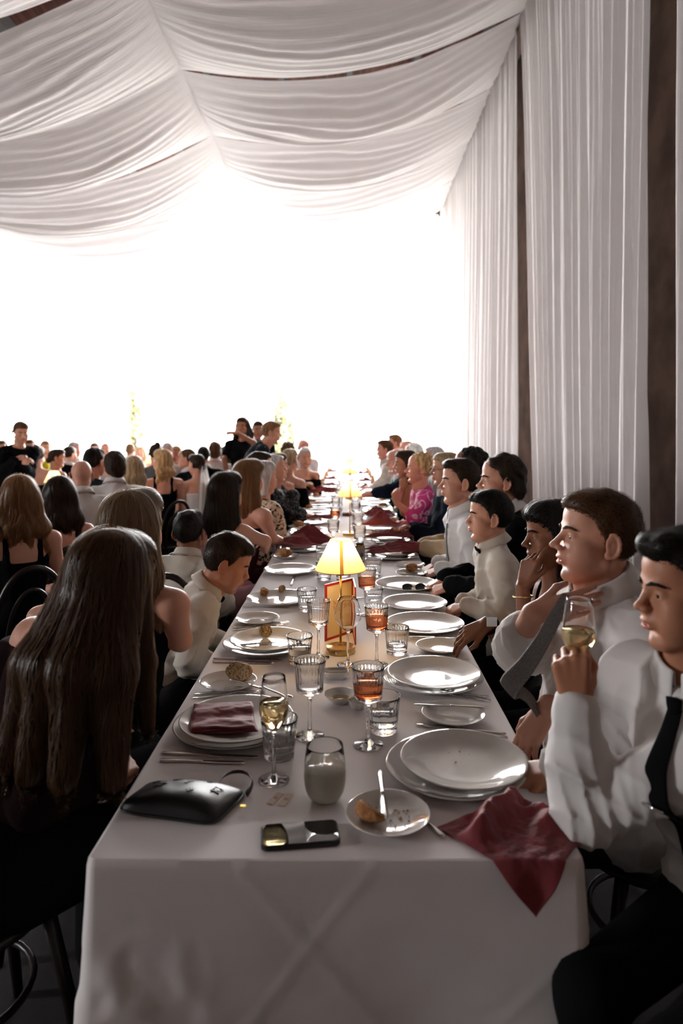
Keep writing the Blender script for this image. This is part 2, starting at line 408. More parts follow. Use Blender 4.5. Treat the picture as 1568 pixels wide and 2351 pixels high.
def long_table(x0, x1, y0, y1, label):
    t = empty('banquet_table', ((x0+x1)/2, (y0+y1)/2, 0)); tag(t, label, 'table', 'long banquet tables')
    cx, cy = (x0+x1)/2, (y0+y1)/2
    b = MB(); b.box((x0-cx+.02, y0-cy+.02, .715), (x1-cx-.02, y1-cy-.02, .742)); b.build('tabletop', m_wood, t, smooth=False)
    L = y1-y0
    for k in range(max(2, int(L//2.4))+1):
        yy = y0-cy+.35+(L-.7)*k/max(2, int(L//2.4))
        for sx in (x0-cx+.30, x1-cx-.30):
            b = MB(); b.box((sx-.025, yy-.025, 0), (sx+.025, yy+.025, .716)); b.build('leg', m_wood, t, smooth=False)
    return t
def tablecloth(x0, x1, y0, y1, label, fine=True):
    """perimeter strip hanging over the edge + flat top; one mesh"""
    per = []
    def seg(a, b_, n):
        for i in range(n): per.append((a[0]+(b_[0]-a[0])*i/n, a[1]+(b_[1]-a[1])*i/n))
    ns, nf = (150, 120) if fine else (40, 12)
    r = 0.012
    seg((x0, y1), (x0, y0+r), ns)
    seg((x0, y0+r), (x0+r, y0), 4); seg((x0+r, y0), (x1-r, y0), nf); seg((x1-r, y0), (x1, y0+r), 4)
    seg((x1, y0+r), (x1, y1), ns); seg((x1, y1), (x0, y1), 12)
    per = np.array(per); n = len(per)
    nx = np.roll(per, -1, 0)-np.roll(per, 1, 0); nrm = np.stack([nx[:, 1], -nx[:, 0]], 1); nrm /= np.linalg.norm(nrm, axis=1, keepdims=True)
    s = np.cumsum(np.r_[0, np.linalg.norm(np.diff(per, axis=0), axis=1)])
    front = np.exp(-np.clip((per[:, 1]-y0)/0.22, 0, 20))                       # 1 at the front, falls along the sides
    side = 1-front
    drop = 0.64*front+0.085*side
    rows = [np.concatenate([per-nrm*0.006, np.full((n, 1), TZ+0.002)], 1)]
    rows.append(np.concatenate([per-nrm*0.0015, np.full((n, 1), TZ+0.0005)], 1))
    cor = np.exp(-((per[:, 0]-x0)**2+(per[:, 1]-y0)**2)/0.05)+np.exp(-((per[:, 0]-x1)**2+(per[:, 1]-y0)**2)/0.05)
    ts = np.linspace(0.02, 1, 46 if fine else 8)
    for t in ts:
        out = 0.001+0.022*t*cor+0.012*t
        U = per[:, 0]*7; V = np.full(n, t*4.0)
        wr = 0.006*t*fbm(s*3.1, V*0.8, 3)+0.010*(t**1.3)*np.sin(s*7+2*fbm(s*2, V*0.4, 5))
        # soft crumpled folds near the front-left corner, long diagonal creases
        dl = np.exp(-((per[:, 0]-x0-.06)/.14)**2)*front
        wr = wr+0.014*dl*np.clip(t-.15, 0, 1)*np.sin(6*fbm(per[:, 0]*6, V*0.9, 2.0)+V*2.2)
        xx = per[:, 0]-(x0+x1)/2
        for (sl, off, a) in ((0.9, 0.10, .0012), (-1.0, 0.28, .0014), (-0.8, -0.18, .001)):
            wr = wr+a*front*np.exp(-((xx-off-sl*(t-.5)*.64)/.008)**2)
        o2 = np.minimum(out+wr, 0.05)
        rows.append(np.concatenate([per+nrm*o2[:, None], (TZ-.002-drop*t)[:, None]], 1))
    P = np.stack(rows, 0)                                            # (rows, n, 3)
    m = MB(); m.grid(P, closed=True)
    v = np.concatenate(m.v); f = [tuple(q[::-1]) for q in m.f]; f.append(tuple(range(n-1, -1, -1))[::-1])
    o = link('tablecloth', mesh_np('tablecloth', v, f), m_cloth)
    edge_split_smooth(o, 60)
    tag(o, label, 'tablecloth', 'white tablecloths')
    return o
long_table(TX0, TX1, TY0, TY1, 'long banquet table under the white cloth running away down the middle')
tablecloth(TX0, TX1, TY0, TY1, 'long white tablecloth hanging over the near end of the central table')
for (x0, x1, lab) in ((-3.45, -2.55, 'second'), (-6.3, -5.4, 'third')):
    long_table(x0, x1, 4.2, 15.0, lab+' long banquet table from the central one, towards the left')
    tablecloth(x0, x1, 4.2, 15.0, 'white cloth on the %s long table from the central one, hidden behind guests' % lab, fine=False)

# ------------------------------------------------------------------ tableware prototypes (built at the origin, then placed / copied)
def plate_profile(R, h, th=0.0045):
    return [(0, .003), (R*.50, .003), (R*.54, 0), (R*.58, 0), (R*.62, .004), (R*.80, h*.42), (R*.94, h*.82), (R*.995, h*.985), (R, h), (R*.995, h+.0022), (R*.975, h+.0015),
            (R*.92, h*.80+th*.9), (R*.80, h*.47+th*.75), (R*.66, .004+th*.9), (R*.58, .0028+th*.6), (R*.3, .0028+th*.5), (0, .0028+th*.5)]
_pl = {}
def plate_mesh(R, h):
    k = (R, h)
    if k not in _pl:
        b = MB(); b.lathe(plate_profile(R, h), 96); me = b.mesh('plate'); me.materials.append(m_plate); _pl[k] = me
    return _pl[k]
def plate(name, x, y, z, R, h, label, group, cat='plate', tilt=(0, 0)):
    o = link(name, plate_mesh(R, h), loc=(x, y, z)); o.rotation_euler = (tilt[0], tilt[1], 0)
    return tag(o, label, cat, group)
ZT = 0.7525
def plate_px(px, py, R, label, kind='dinner', z=None, group=None, tilt=(0, 0)):
    h = {'charger': .020, 'dinner': .022, 'side': .017}[kind]
    zb = ZT if z is None else z
    x, y, _ = T(px, py, zb+h)
    nm = {'charger': 'charger_plate', 'dinner': 'dinner_plate', 'side': 'side_plate'}[kind]
    return plate(nm, x, y, zb, R, h, label, group or {'charger': 'large lower plates', 'dinner': 'dinner plates', 'side': 'bread plates'}[kind], tilt=tilt), (x, y, zb)

FL = 26
def goblet_parts(mg):
    R = 0.0425
    b = MB()
    b.lathe([(0, 0), (.0365, 0), (.0385, .0012), (.0382, .0024), (.034, .0036), (.020, .0062), (.009, .011), (.0056, .02), (.0046, .05), (.0046, .085), (.006, .1), (.0105, .107), (.021, .113), (.031, .118), (.0350, .121),
             (.0362, .125), (.0352, .129, .4), (.0362, .136, .9), (.0375, .150, 1), (.0395, .170, 1), (.0412, .188, .9), (.0424, .197, .2), (.0425, .2005), (.0418, .2015), (.0410, .2005),
             (.0398, .186), (.0380, .168), (.0358, .148), (.0338, .134), (.031, .127), (.022, .1235), (0, .1225)], 104, flute=(FL, .0016))
    return [('glass_body', b.mesh('glass_body'), mg)]
def liquid_mesh(prof, seg=64):
    prof = [(r+.0009 if r > .004 else r, z) for r, z in prof]
    b = MB(); b.lathe(prof, seg); return b.mesh('drink')
def goblet_fill(level):
    z1 = level; pr = [(0, .1232), (.0215, .1241), (.0305, .1276), (.0333, .1345)]
    def ri(z): return np.interp(z, [.134, .148, .168, .186, .2], [.0334, .0354, .0376, .0394, .0405])
    for z in np.linspace(.138, z1-.0006, 5): pr.append((float(ri(z)), float(z)))
    pr += [(float(ri(z1))-.0004, z1), (0, z1)]
    return liquid_mesh(pr)
def tumbler_mesh(seg=96):
    b = MB()
    b.lathe([(0, .001), (.030, .001), (.034, 0), (.0362, .002), (.0368, .006), (.0366, .014), (.0375, .018, .6), (.0392, .03, 1), (.0415, .055, 1), (.0437, .078, 1), (.0452, .0905, .3), (.0456, .0945), (.0450, .0955), (.0440, .0945),
             (.0422, .078), (.0398, .055), (.0372, .03), (.0355, .022), (.031, .018), (.02, .0165), (0, .0162)], seg, flute=(22, .0016))
    return b.mesh('glass_body')
def tumbler_fill(level):
    pr = [(0, .0166), (.02, .0169), (.0306, .0185), (.0350, .0224)]
    def ri(z): return float(np.interp(z, [.022, .03, .055, .078], [.0351, .0368, .0394, .0418]))
    for z in np.linspace(.027, level-.0006, 4): pr.append((ri(z), float(z)))
    pr += [(ri(level)-.0004, level), (0, level)]
    return liquid_mesh(pr)
def flute_mesh():
    b = MB()
    b.lathe([(0, 0), (.034, 0), (.0355, .001), (.035, .0022), (.022, .004), (.009, .008), (.0045, .018), (.0036, .05), (.0036, .095), (.0048, .108), (.0085, .114), (.018, .125), (.0275, .139), (.0325, .152), (.0338, .162),
             (.033, .178), (.0305, .200), (.0278, .222), (.0262, .236), (.0256, .237), (.0252, .236), (.0268, .222), (.0295, .200), (.032, .178), (.0327, .162), (.0314, .152), (.0265, .140), (.017, .1265), (.008, .1165), (0, .1145)], 72)
    return b.mesh('glass_body')
def flute_fill(level):   # wine touches the wall of the bowl
    zs = [.1166, .1268, .1402, .152, .162, .178, .200, .222]; rs = [.0076, .0166, .0261, .0310, .0323, .0316, .0291, .0264]
    pr = [(0, .115)]
    for z in np.linspace(.1166, level, 14): pr.append((float(np.interp(z, zs, rs)), float(z)))
    pr.append((0, level))
    return liquid_mesh(pr)
def wine_mesh():
    b = MB()
    b.lathe([(0, 0), (.037, 0), (.0385, .001), (.038, .002), (.022, .0042), (.009, .009), (.0045, .018), (.0038, .05), (.0038, .095), (.005, .108), (.010, .116), (.022, .127), (.036, .141), (.0445, .155), (.0465, .164),
             (.0452, .176), (.0405, .198), (.0345, .216), (.0310, .2265), (.0304, .2272), (.0300, .2262), (.0335, .2155), (.0395, .197), (.0442, .175), (.0455, .164), (.0434, .156), (.035, .142), (.021, .1282), (.009, .1185), (0, .117)], 80)
    return b.mesh('glass_body')
def stemless_mesh():
    b = MB()
    b.lathe([(0, .0015), (.020, .0015), (.024, 0), (.028, .002), (.036, .010), (.0425, .024), (.0455, .042), (.0458, .056), (.0445, .078), (.0420, .099), (.0396, .116), (.0390, .1182), (.0384, .1172),
             (.0408, .098), (.0433, .078), (.0446, .056), (.0443, .042), (.0412, .0255), (.0345, .0125), (.026, .0065), (0, .005)], 80)
    return b.mesh('glass_body')
_gm = {}
def gmesh(key, fn, m):
    if key not in _gm:
        me = fn(); me.materials.append(m); _gm[key] = me
    return _gm[key]
def glass(kind, x, y, label, drink=None, level=None, far=False, z=TZ+.0022, group=None):
    names = {'goblet': 'wine_goblet', 'tumbler': 'water_tumbler', 'flute': 'champagne_flute', 'wine': 'wine_glass', 'stemless': 'stemless_glass'}
    t = empty(names[kind], (x, y, z), random.random()*6); tag(t, label, 'glass', group or {'goblet': 'cut goblets', 'tumbler': 'cut water tumblers'}.get(kind))
    mg = m_glass
    fn = {'goblet': lambda: goblet_parts(mg)[0][1], 'tumbler': tumbler_mesh, 'flute': flute_mesh, 'wine': wine_mesh, 'stemless': stemless_mesh}[kind]
    link('glass_body', gmesh((kind, far), fn, mg), parent=t)
    if drink:
        dm = {'water': m_water, 'rose': m_rose, 'champagne': m_champ, 'lemonade': m_lemon}[drink]
        if kind == 'goblet': lf = lambda: goblet_fill(level)
        elif kind == 'tumbler': lf = lambda: tumbler_fill(level)
        elif kind == 'flute': lf = lambda: flute_fill(level)
        else:
            def lf():
                zs = [.0065, .0125, .0255, .042, .056, .078]; rs = [.0255, .0338, .0406, .0438, .0441, .0428]
                pr = [(0, .0056)]
                for zz in np.linspace(.0066, level, 12): pr.append((float(np.interp(zz, zs, rs)), float(zz)))
                pr.append((0, level)); return liquid_mesh(pr)
        link({'water': 'water', 'rose': 'rose_wine', 'champagne': 'sparkling_wine', 'lemonade': 'lemonade'}[drink], gmesh((kind, drink, level), lf, dm), parent=t)
    return t
def glass_px(kind, px, py, label, drink=None, level=None, far=False, group=None):
    x, y, _ = T(px, py, TZ+.002); return glass(kind, x, y, label, drink, level, far, group=group)

# cutlery lies along local +X, handle end at 0
def knife_proto():
    L = .222
    h = MB(); xs = np.array([0, .004, .02, .06, .095, .108, .112]); w = np.array([.003, .0058, .0062, .0048, .0042, .0054, .0045]); t = np.array([.0018, .003, .0033, .003, .0028, .0034, .003])
    P = []
    for x, a, c in zip(xs, w, t):
        ang = np.arange(12)*2*PI/12; P.append(np.stack([np.full(12, x), a*np.cos(ang), .0036+c*np.sin(ang)], 1))
    h.grid(np.array(P)[:, ::-1], closed=True); h.add(P[0], [tuple(range(12))]); h.add(P[-1], [tuple(reversed(range(12)))])
    bl = MB(); xs = np.array([.111, .12, .15, .185, .205, .216, .2215]); lo = np.array([-.0042, -.0075, -.0085, -.0085, -.008, -.0055, -.001]); hi = np.array([.0042, .0055, .006, .0062, .006, .0048, .001])
    rows = []
    for x, a, c in zip(xs, lo, hi): rows.append([(x, a, .0028), (x, c, .0022), (x, c, .0042), (x, a, .0034)])
    bl.grid(np.array(rows), closed=True); bl.add(rows[-1], [(0, 1, 2, 3)])
    return h.mesh('handle'), bl.mesh('blade')
def fork_proto():
    h = MB(); xs = np.array([0, .004, .03, .08, .115, .13]); w = np.array([.004, .0075, .0078, .0042, .0032, .004]); zc = np.array([.004, .004, .0035, .005, .009, .0105])
    rows = [[(x, -a, z-.0008), (x, a, z-.0008), (x, a*.8, z+.0012), (x, -a*.8, z+.0012)] for x, a, z in zip(xs, w, zc)]
    h.grid(np.array(rows), closed=True); h.add(rows[0], [(3, 2, 1, 0)])
    tn = MB(); xs = np.array([.13, .142, .152]); w = np.array([.004, .0095, .0115]); zc = np.array([.0105, .0085, .0065])
    rows = [[(x, -a, z-.0008), (x, a, z-.0008), (x, a, z+.0008), (x, -a, z+.0008)] for x, a, z in zip(xs, w, zc)]
    tn.grid(np.array(rows), closed=True)
    for k in range(4):
        y = -.0098+.00653*k
        tn.tube([(.151, y, .0066), (.172, y, .004), (.188, y, .0045), (.199, y, .0075)], [.0018, .0016, .0014, .0006], 6, flat=.7)
    return h.mesh('handle'), tn.mesh('tines')
KN, FK = knife_proto(), fork_proto()
for me in KN+FK: me.materials.append(m_steel)
def cutlery(kind, p0, p1, label, group, dz=0.0, roll=0.0, tip_dz=None):
    """handle end p0 -> tip p1, both (x,y) on the cloth"""
    a = math.atan2(p1[1]-p0[1], p1[0]-p0[0])
    L = math.hypot(p1[0]-p0[0], p1[1]-p0[1]); nat = .222 if kind == 'knife' else .199
    s = min(max(L/nat, .6), 1.15)
    t = empty('table_knife' if kind == 'knife' else 'table_fork', (p0[0], p0[1], TZ+.0022+dz), a); t.scale = (s, 1, 1)
    if tip_dz: t.rotation_euler = (0, -math.asin(tip_dz/(nat*s)), a)
    tag(t, label, 'knife' if kind == 'knife' else 'fork', group)
    pr = KN if kind == 'knife' else FK
    link('handle', pr[0], parent=t); link('blade' if kind == 'knife' else 'tines', pr[1], parent=t)
    return t
def cutlery_px(kind, a, b_, label, group, za=0.0, zb=0.0):
    p0, p1 = T(*a, ZT+za), T(*b_, ZT+zb)
    return cutlery(kind, p0, p1, label, group, za, tip_dz=(zb-za) if abs(zb-za) > 1e-4 else None)

# bread
def blob(name, rx, ry, rz, seed, cut=None, n=48):
    """lumpy roll; cut=(normal, offset): torn face"""
    bm = bmesh.new(); bmesh.ops.create_icosphere(bm, subdivisions=4, radius=1.0)
    for v in bm.verts:
        p = v.co.copy(); d = 1+.07*mnoise.noise(p*1.7+Vector((seed, 0, 0)))+.03*mnoise.noise(p*5+Vector((0, seed, 0)))
        q = Vector((p.x*rx*d, p.y*ry*d, p.z*rz*d))
        if cut:
            nrm = Vector(cut[0]).normalized(); s = q.dot(nrm)-cut[1]
            if s > 0: q -= nrm*s; w_ = v.co*9+Vector((seed, seed, 0)); q += nrm*(.005*mnoise.noise(w_)+.004*mnoise.noise(w_*2.3)-.006*abs(mnoise.noise(w_*.5)))
        v.co = q
    zmin = min(v.co.z for v in bm.verts)
    for v in bm.verts: v.co.z -= zmin*1.0; v.co.z = max(v.co.z, 0.0008)
    me = bpy.data.meshes.new(name); bm.to_mesh(me)
    me.materials.append(m_crust); me.materials.append(m_crumb)
    if cut:
        nrm = Vector(cut[0]).normalized(); 
        for p in bm.faces:
            c = p.calc_center_median(); c.z += zmin
            if c.dot(nrm) > cut[1]-.004: me.polygons[p.index].material_index = 1
    bm.free()
    me.polygons.foreach_set('use_smooth', np.ones(len(me.polygons), dtype=bool))
    return me
def bread(px, py, z, r, label, seed, cut=None, rz=0, name='bread_roll'):
    x, y, _ = T(px, py, z)
    o = link(name, blob(name, *r, seed, cut), loc=(x, y, z), rot=(0, 0, rz))
    return tag(o, label, 'bread', 'bread rolls')
def crumbs(cx, cy, z, R, n, parent_plate, seed, big=.003):
    """crumbs lie in the plate: one uncountable scatter"""
    r = np.random.default_rng(seed); b = MB()
    for k in range(n):
        a, q = r.random()*6.28, R*math.sqrt(r.random()); s = big*(.35+r.random())
        x, y = cx+q*math.cos(a), cy+q*math.sin(a)
        v = r.normal(0, .5, (6, 3))*s*.3+np.array([[s, 0, 0], [-s, 0, 0], [0, s, 0], [0, -s, 0], [0, 0, s], [0, 0, -s*.3]])*.7
        b.add(v+np.array([x, y, z+s*.3]), [(0, 2, 4), (2, 1, 4), (1, 3, 4), (3, 0, 4), (2, 0, 5), (1, 2, 5), (3, 1, 5), (0, 3, 5)])
    o = b.build('bread_crumbs', m_crust, smooth=False); return tag(o, parent_plate, 'crumbs', kind='stuff')

# ------------------------------------------------------------------ settings along the right side
kC, kB = 'knives on the cloth', 'forks on the cloth'
_, c = plate_px(1046, 1752, .163, 'large lower plate nearest the table end on the right', 'charger')
_, d = plate_px(1064, 1738, .146, 'dinner plate with a few crumbs stacked on the nearest right charger', 'dinner', z=ZT+.018)
crumbs(d[0]+.01, d[1]+.01, d[2]+.006, .07, 9, 'scattered crumbs on the nearest large dinner plate', 1, .0022)
_, e = plate_px(891, 1864, .0865, 'small bread plate with torn crust and knife at the near end', 'side')
bread(852, 1884, ZT+.006, (.036, .022, .021), 'torn piece of crusty bread on the near bread plate under a knife', 3.1, ((.35, .7, .8), .006), rz=-.45)
crumbs(e[0]+.025, e[1]-.01, e[2]+.006, .042, 46, 'brown crumbs scattered over the near bread plate', 2, .0032)
cutlery_px('knife', (872, 1772), (886, 1884), 'table knife resting across the near bread plate, blade on torn bread', kC, .006, .024)
cutlery_px('knife', (1020, 1925), (978, 1888), 'table knife half hidden under the spread burgundy napkin', kC)
_, g = plate_px(1041, 1635, .0875, 'empty bread plate with a knife laid across its top on the right', 'side')
cutlery_px('knife', (1122, 1628), (948, 1618), 'table knife laid across the second bread plate on the right', kC, .018, .018)
cutlery_px('fork', (1127, 1612), (957, 1590), 'front fork of the pair above the second right bread plate', kB)
cutlery_px('fork', (1122, 1603), (990, 1585), 'rear fork of the pair above the second right bread plate', kB)
cutlery_px('knife', (1166, 1697), (972, 1668), 'knife tucked behind the nearest big plate, lower of two', kC)
cutlery_px('knife', (1162, 1688), (953, 1664), 'knife tucked behind the nearest big plate, upper of two', kC)
_, c = plate_px(993, 1550, .160, 'large lower plate of the stack facing the man with the striped tie', 'charger')
_, d = plate_px(996, 1541, .146, 'crumb-specked dinner plate on the second charger on the right', 'dinner', z=ZT+.018)
crumbs(d[0]+.02, d[1]+.01, d[2]+.006, .065, 16, 'dark crumbs on the second right dinner plate', 5, .0018)
cutlery_px('fork', (1078, 1517), (905, 1506), 'fork half covered by the second right plate stack', kB)
_, g = plate_px(1010, 1481, .0875, 'small bread plate beyond the second stack on the right, knife above', 'side')
cutlery_px('knife', (938, 1464), (1060, 1467), 'knife lying across the back of the third right bread plate', kC, .006, .018)
plate_px(976, 1428, .159, 'empty glossy plate opposite the boy in the bow tie', 'charger')
plate_px(953, 1381, .146, 'empty dinner plate in front of the folded sunglasses', 'dinner')
cutlery_px('knife', (1003, 1366), (965, 1357), 'bright knife end beside the sunglasses', kC)
cutlery_px('knife', (800, 1375), (880, 1374), 'knife lying behind the nearest lamp towards the right tumblers', kC)
plate_px(935, 1338, .163, 'empty dinner plate just beyond the sunglasses on the right', 'dinner')
_, g = plate_px(945, 1313, .0875, 'bread plate with a whole brown roll on the right', 'side')
bread(945, 1312, ZT+.006, (.035, .032, .024), 'whole brown roll on the right bread plate by the draped napkin', 6.0)
cutlery_px('knife', (997, 1314), (958, 1313), 'knife handle sticking out from the right bread plate', kC, .006, .016)

# ------------------------------------------------------------------ settings along the left side
_, c = plate_px(540, 1656, .163, 'large lower plate under the folded napkin on the left', 'charger')
_, d = plate_px(544, 1646, .150, 'dinner plate carrying the folded burgundy napkin', 'dinner', z=ZT+.018)
NAPK = d
cutlery_px('knife', (370, 1731), (596, 1741), 'rear knife of the pair beside the black clutch', kC)
cutlery_px('knife', (366, 1748), (563, 1754), 'front knife of the pair beside the black clutch', kC)
cutlery_px('fork', (446, 1597), (586, 1580), 'rear fork behind the plate with the folded napkin', kB)
cutlery_px('fork', (442, 1606), (606, 1588), 'front fork behind the plate with the folded napkin', kB)
_, g = plate_px(524, 1562, .0885, 'bread plate with a torn half loaf and a knife on the left', 'side')
bread(548, 1562, ZT+.006, (.043, .032, .029), 'torn half loaf of crusty bread on the left bread plate', 1.7, ((-.25, -1, .15), .008))
crumbs(g[0]-.02, g[1]-.01, g[2]+.006, .05, 14, 'pale crumbs on the left bread plate with half loaf', 8, .0018)
cutlery_px('knife', (672, 1603), (524, 1560), 'knife leaning from the cloth onto the left bread plate', kC, .0, .022)
cutlery_px('knife', (490, 1513), (651, 1517), 'rear knife of the pair before the crumb-covered plate', kC)
cutlery_px('knife', (488, 1521), (629, 1524), 'front knife of the pair before the crumb-covered plate', kC)
_, c = plate_px(612, 1473, .160, 'large lower plate under the crumb-covered plate on the left', 'charger')
_, d = plate_px(617, 1465, .140, 'dinner plate with torn bread, crumbs and a knife on the left', 'dinner', z=ZT+.018)
bread(610, 1464, d[2]+.006, (.024, .020, .024), 'torn chunk of pale bread on the crumb-covered left plate', 4.4, ((.1, -1, .2), .004))
crumbs(d[0], d[1]-.01, d[2]+.006, .085, 44, 'crumbs across the left dinner plate with torn bread', 11, .002)
cutlery_px('knife', (537, 1484), (641, 1475), 'knife lying on the crumb-covered left plate', kC, .024, .028)
cutlery_px('fork', (537, 1443), (665, 1430), 'rear fork behind the crumb-covered left plate', kB)
cutlery_px('fork', (535, 1448), (650, 1436), 'front fork behind the crumb-covered left plate', kB)
plate_px(591, 1418, .0905, 'empty side plate on the left between two plates with bread', 'side')
cutlery_px('knife', (556, 1394), (664, 1397), 'single knife before the plate holding two bread pieces', kC)
_, d = plate_px(640, 1370, .150, 'plate holding two pieces of bread by the leaning boy', 'dinner')
bread(607, 1369, d[2]+.005, (.020, .019, .024), 'round roll end on the plate by the leaning boy', 7.3, ((.3, 0, 1), .012))
bread(649, 1363, d[2]+.005, (.022, .019, .021), 'broken roll with pale face on the plate by the leaning boy', 8.8, ((.9, -.5, .1), .004))
crumbs(d[0], d[1]-.03, d[2]+.005, .06, 14, 'few crumbs on the plate by the leaning boy', 12, .0018)
plate_px(667, 1305, .150, 'empty dinner plate in front of the girl in pink, left of the lamp', 'dinner')
cutlery_px('knife', (668, 1344), (676, 1322), 'knife pointing away from the plate with two bread pieces', kC)
cutlery_px('knife', (640, 1275), (722, 1279), 'front knife before the draped left napkin', kC)
cutlery_px('knife', (642, 1270), (712, 1274), 'rear knife before the draped left napkin', kC)
# ------------------------------------------------------------------ glasses
glass_px('flute', 629, 1791, 'champagne flute half full of sparkling wine at the near left', 'champagne', .178)
glass_px('tumbler', 641, 1737, 'water tumbler directly behind the champagne flute', 'water', .062)
glass_px('goblet', 711, 1691, 'empty cut goblet nearest the table end')
glass_px('stemless', 746, 1835, 'stemless glass of cloudy lemonade above the phone', 'lemonade', .073)
glass_px('goblet', 845, 1711, 'goblet of rosé nearest the table end', 'rose', .163)
glass_px('tumbler', 880, 1678, 'water tumbler just behind the nearest rosé goblet', 'water', .05)
glass_px('goblet', 865, 1526, 'goblet of rosé right of the nearest lamp base', 'rose', .172)
glass_px('tumbler', 911, 1500, 'water tumbler beside the second rosé goblet', 'water', .035)
glass_px('goblet', 731, 1510, 'empty cut goblet left of the nearest lamp base')
glass_px('wine', 799, 1526, 'empty thin round wine glass in front of the nearest lamp')
glass_px('tumbler', 688, 1522, 'water tumbler left of the nearest lamp beside the crumb-covered plate', 'water', .055)
glass_px('tumbler', 704, 1401, 'water tumbler beside the plate with two bread pieces', 'water', .06)
glass_px('tumbler', 857, 1398, 'water tumbler under the rosé goblet behind the menu card', 'water', .06)
glass_px('goblet', 842, 1412, 'goblet of rosé right of the menu card', 'rose', .168)
glass_px('tumbler', 858, 1323, 'half-full tumbler right of the nearest lampshade', 'water', .06)
glass_px('tumbler', 744, 1330, 'tumbler glimpsed under the nearest lampshade, left one', 'water', .06)
glass_px('tumbler', 788, 1332, 'tumbler glimpsed under the nearest lampshade, right one')
glass_px('tumbler', 741, 1290, 'water tumbler just left of the nearest lampshade', 'water', .06)
glass_px('tumbler', 848, 1276, 'water tumbler by the amber bottle', 'water', .055)
glass_px('goblet', 826, 1281, 'empty goblet behind the amber bottle')
glass_px('tumbler', 843, 1246, 'water tumbler left of the peaked maroon napkin', 'water', .06)
glass_px('goblet', 765, 1263, 'empty goblet behind the nearest lampshade on the left')
glass_px('goblet', 770, 1222, 'goblet of rosé near the second lamp', 'rose', .172)
glass_px('goblet', 822, 1242, 'empty goblet right of the second lamp foot')

# small things between the settings
m_grey_paper = mat('cream_paper', lin(222, 206, 190), 0.8)
def dish_square():
    x, y, _ = T(772, 1556, ZT)
    t = empty('salt_dish', (x, y, TZ+.0022), .03); tag(t, 'small square white dish of salt and pepper by the lamp', 'dish')
    b = MB(); hw, hd = .040, .030
    def ring(s, z, q=None):
        w, d = hw*s, hd*s; r = .35; out = []
        for k in range(32):
            a = 2*PI*k/32; ca, sa = math.cos(a), math.sin(a)
            m = (abs(ca)**5+abs(sa)**5)**(-1/5); out.append((w*ca*m, d*sa*m, z))
        return out
    b.grid(np.array([ring(.68, .0), ring(.78, .004), ring(.98, .021), ring(1, .024), ring(.96, .0245), ring(.92, .022), ring(.74, .007), ring(.4, .005), ring(.001, .005)]), closed=True)
    b.add(ring(.68, .0), [tuple(reversed(range(32)))])
    b.build('dish_body', m_plate, t)
    b = MB(); b.box((-.038, .004, .005), (.038, .007, .021)); b.build('divider', m_plate, t, smooth=False)
    u, v = np.meshgrid(np.linspace(-.033, .033, 40), np.linspace(-.023, .003, 24), indexing='ij')
    Zs = .006+.010*np.exp(-((u-.002)/.018)**2-((v+.010)/.009)**2)+.0015*fbm(u*600, v*600, 1)*.6
    b = MB(); b.grid(np.stack([u, v, Zs], -1)); tag(b.build('salt', mat('flaky_salt', (.75, .72, .70), .8), t), 'white flaky salt')
    u, v = np.meshgrid(np.linspace(-.026, .026, 24), np.linspace(.008, .022, 14), indexing='ij')
    Zs = .006+.009*np.exp(-(u/.014)**2-((v-.015)/.006)**2)+.001*fbm(u*700, v*700, 2)*.6
    b = MB(); b.grid(np.stack([u, v, Zs], -1)); tag(b.build('pepper', mat('cracked_pepper', lin(52, 30, 22), .9), t), 'dark cracked pepper')
dish_square()
def bowl(px, py, R, h, label, oil=None):
    x, y, _ = T(px, py, ZT)
    t = empty('dipping_bowl', (x, y, TZ+.0022)); tag(t, label, 'bowl', 'small white dipping bowls')
    b = MB(); b.lathe([(0, .002), (R*.42, .002), (R*.46, 0), (R*.52, .003), (R*.8, h*.55), (R, h), (R*.985, h+.001), (R*.95, h*.97), (R*.76, h*.58), (R*.5, .006), (0, .005)], 64); b.build('bowl_body', m_plate, t)
    if oil:
        zz = h*.42; b = MB(); b.lathe([(0, .0055), (R*.49, .0063), (R*.62, zz*.9), (R*.655, zz), (0, zz)], 48); b.build('oil', oil, t)
bowl(782, 1612, .050, .026, 'wide white dipping bowl of olive oil below the salt dish', mat('olive_oil', (.42, .28, .02), .03, trans=.55))
bowl(824, 1626, .030, .024, 'tiny white bowl partly hidden by the nearest rosé goblet')
# paper tags
m_red_print = mat('faded_red_print', lin(190, 130, 122), .8)
for (px, py, lab, rz) in ((632, 1833, 'left one of two small paper tags with faded red print', 1.12), (656, 1836, 'right one of two small paper tags with faded red print', 1.25)):
    x, y, _ = T(px, py, ZT)
    t = empty('paper_tag', (x, y, TZ+.0022), rz); tag(t, lab, 'paper tag', 'small paper tags')
    b = MB(); b.box((-.024, -.0085, 0), (.024, .0085, .0012)); b.build('paper', m_grey_paper, t, smooth=False)
    b = MB()
    for k in range(5): b.box((-.004+.0004*k, -.005+.0021*k, .0012), (.006-.0006*(k % 2), -.0038+.0021*k, .0014))
    tag(b.build('print', m_red_print, t, smooth=False), 'faded red print')

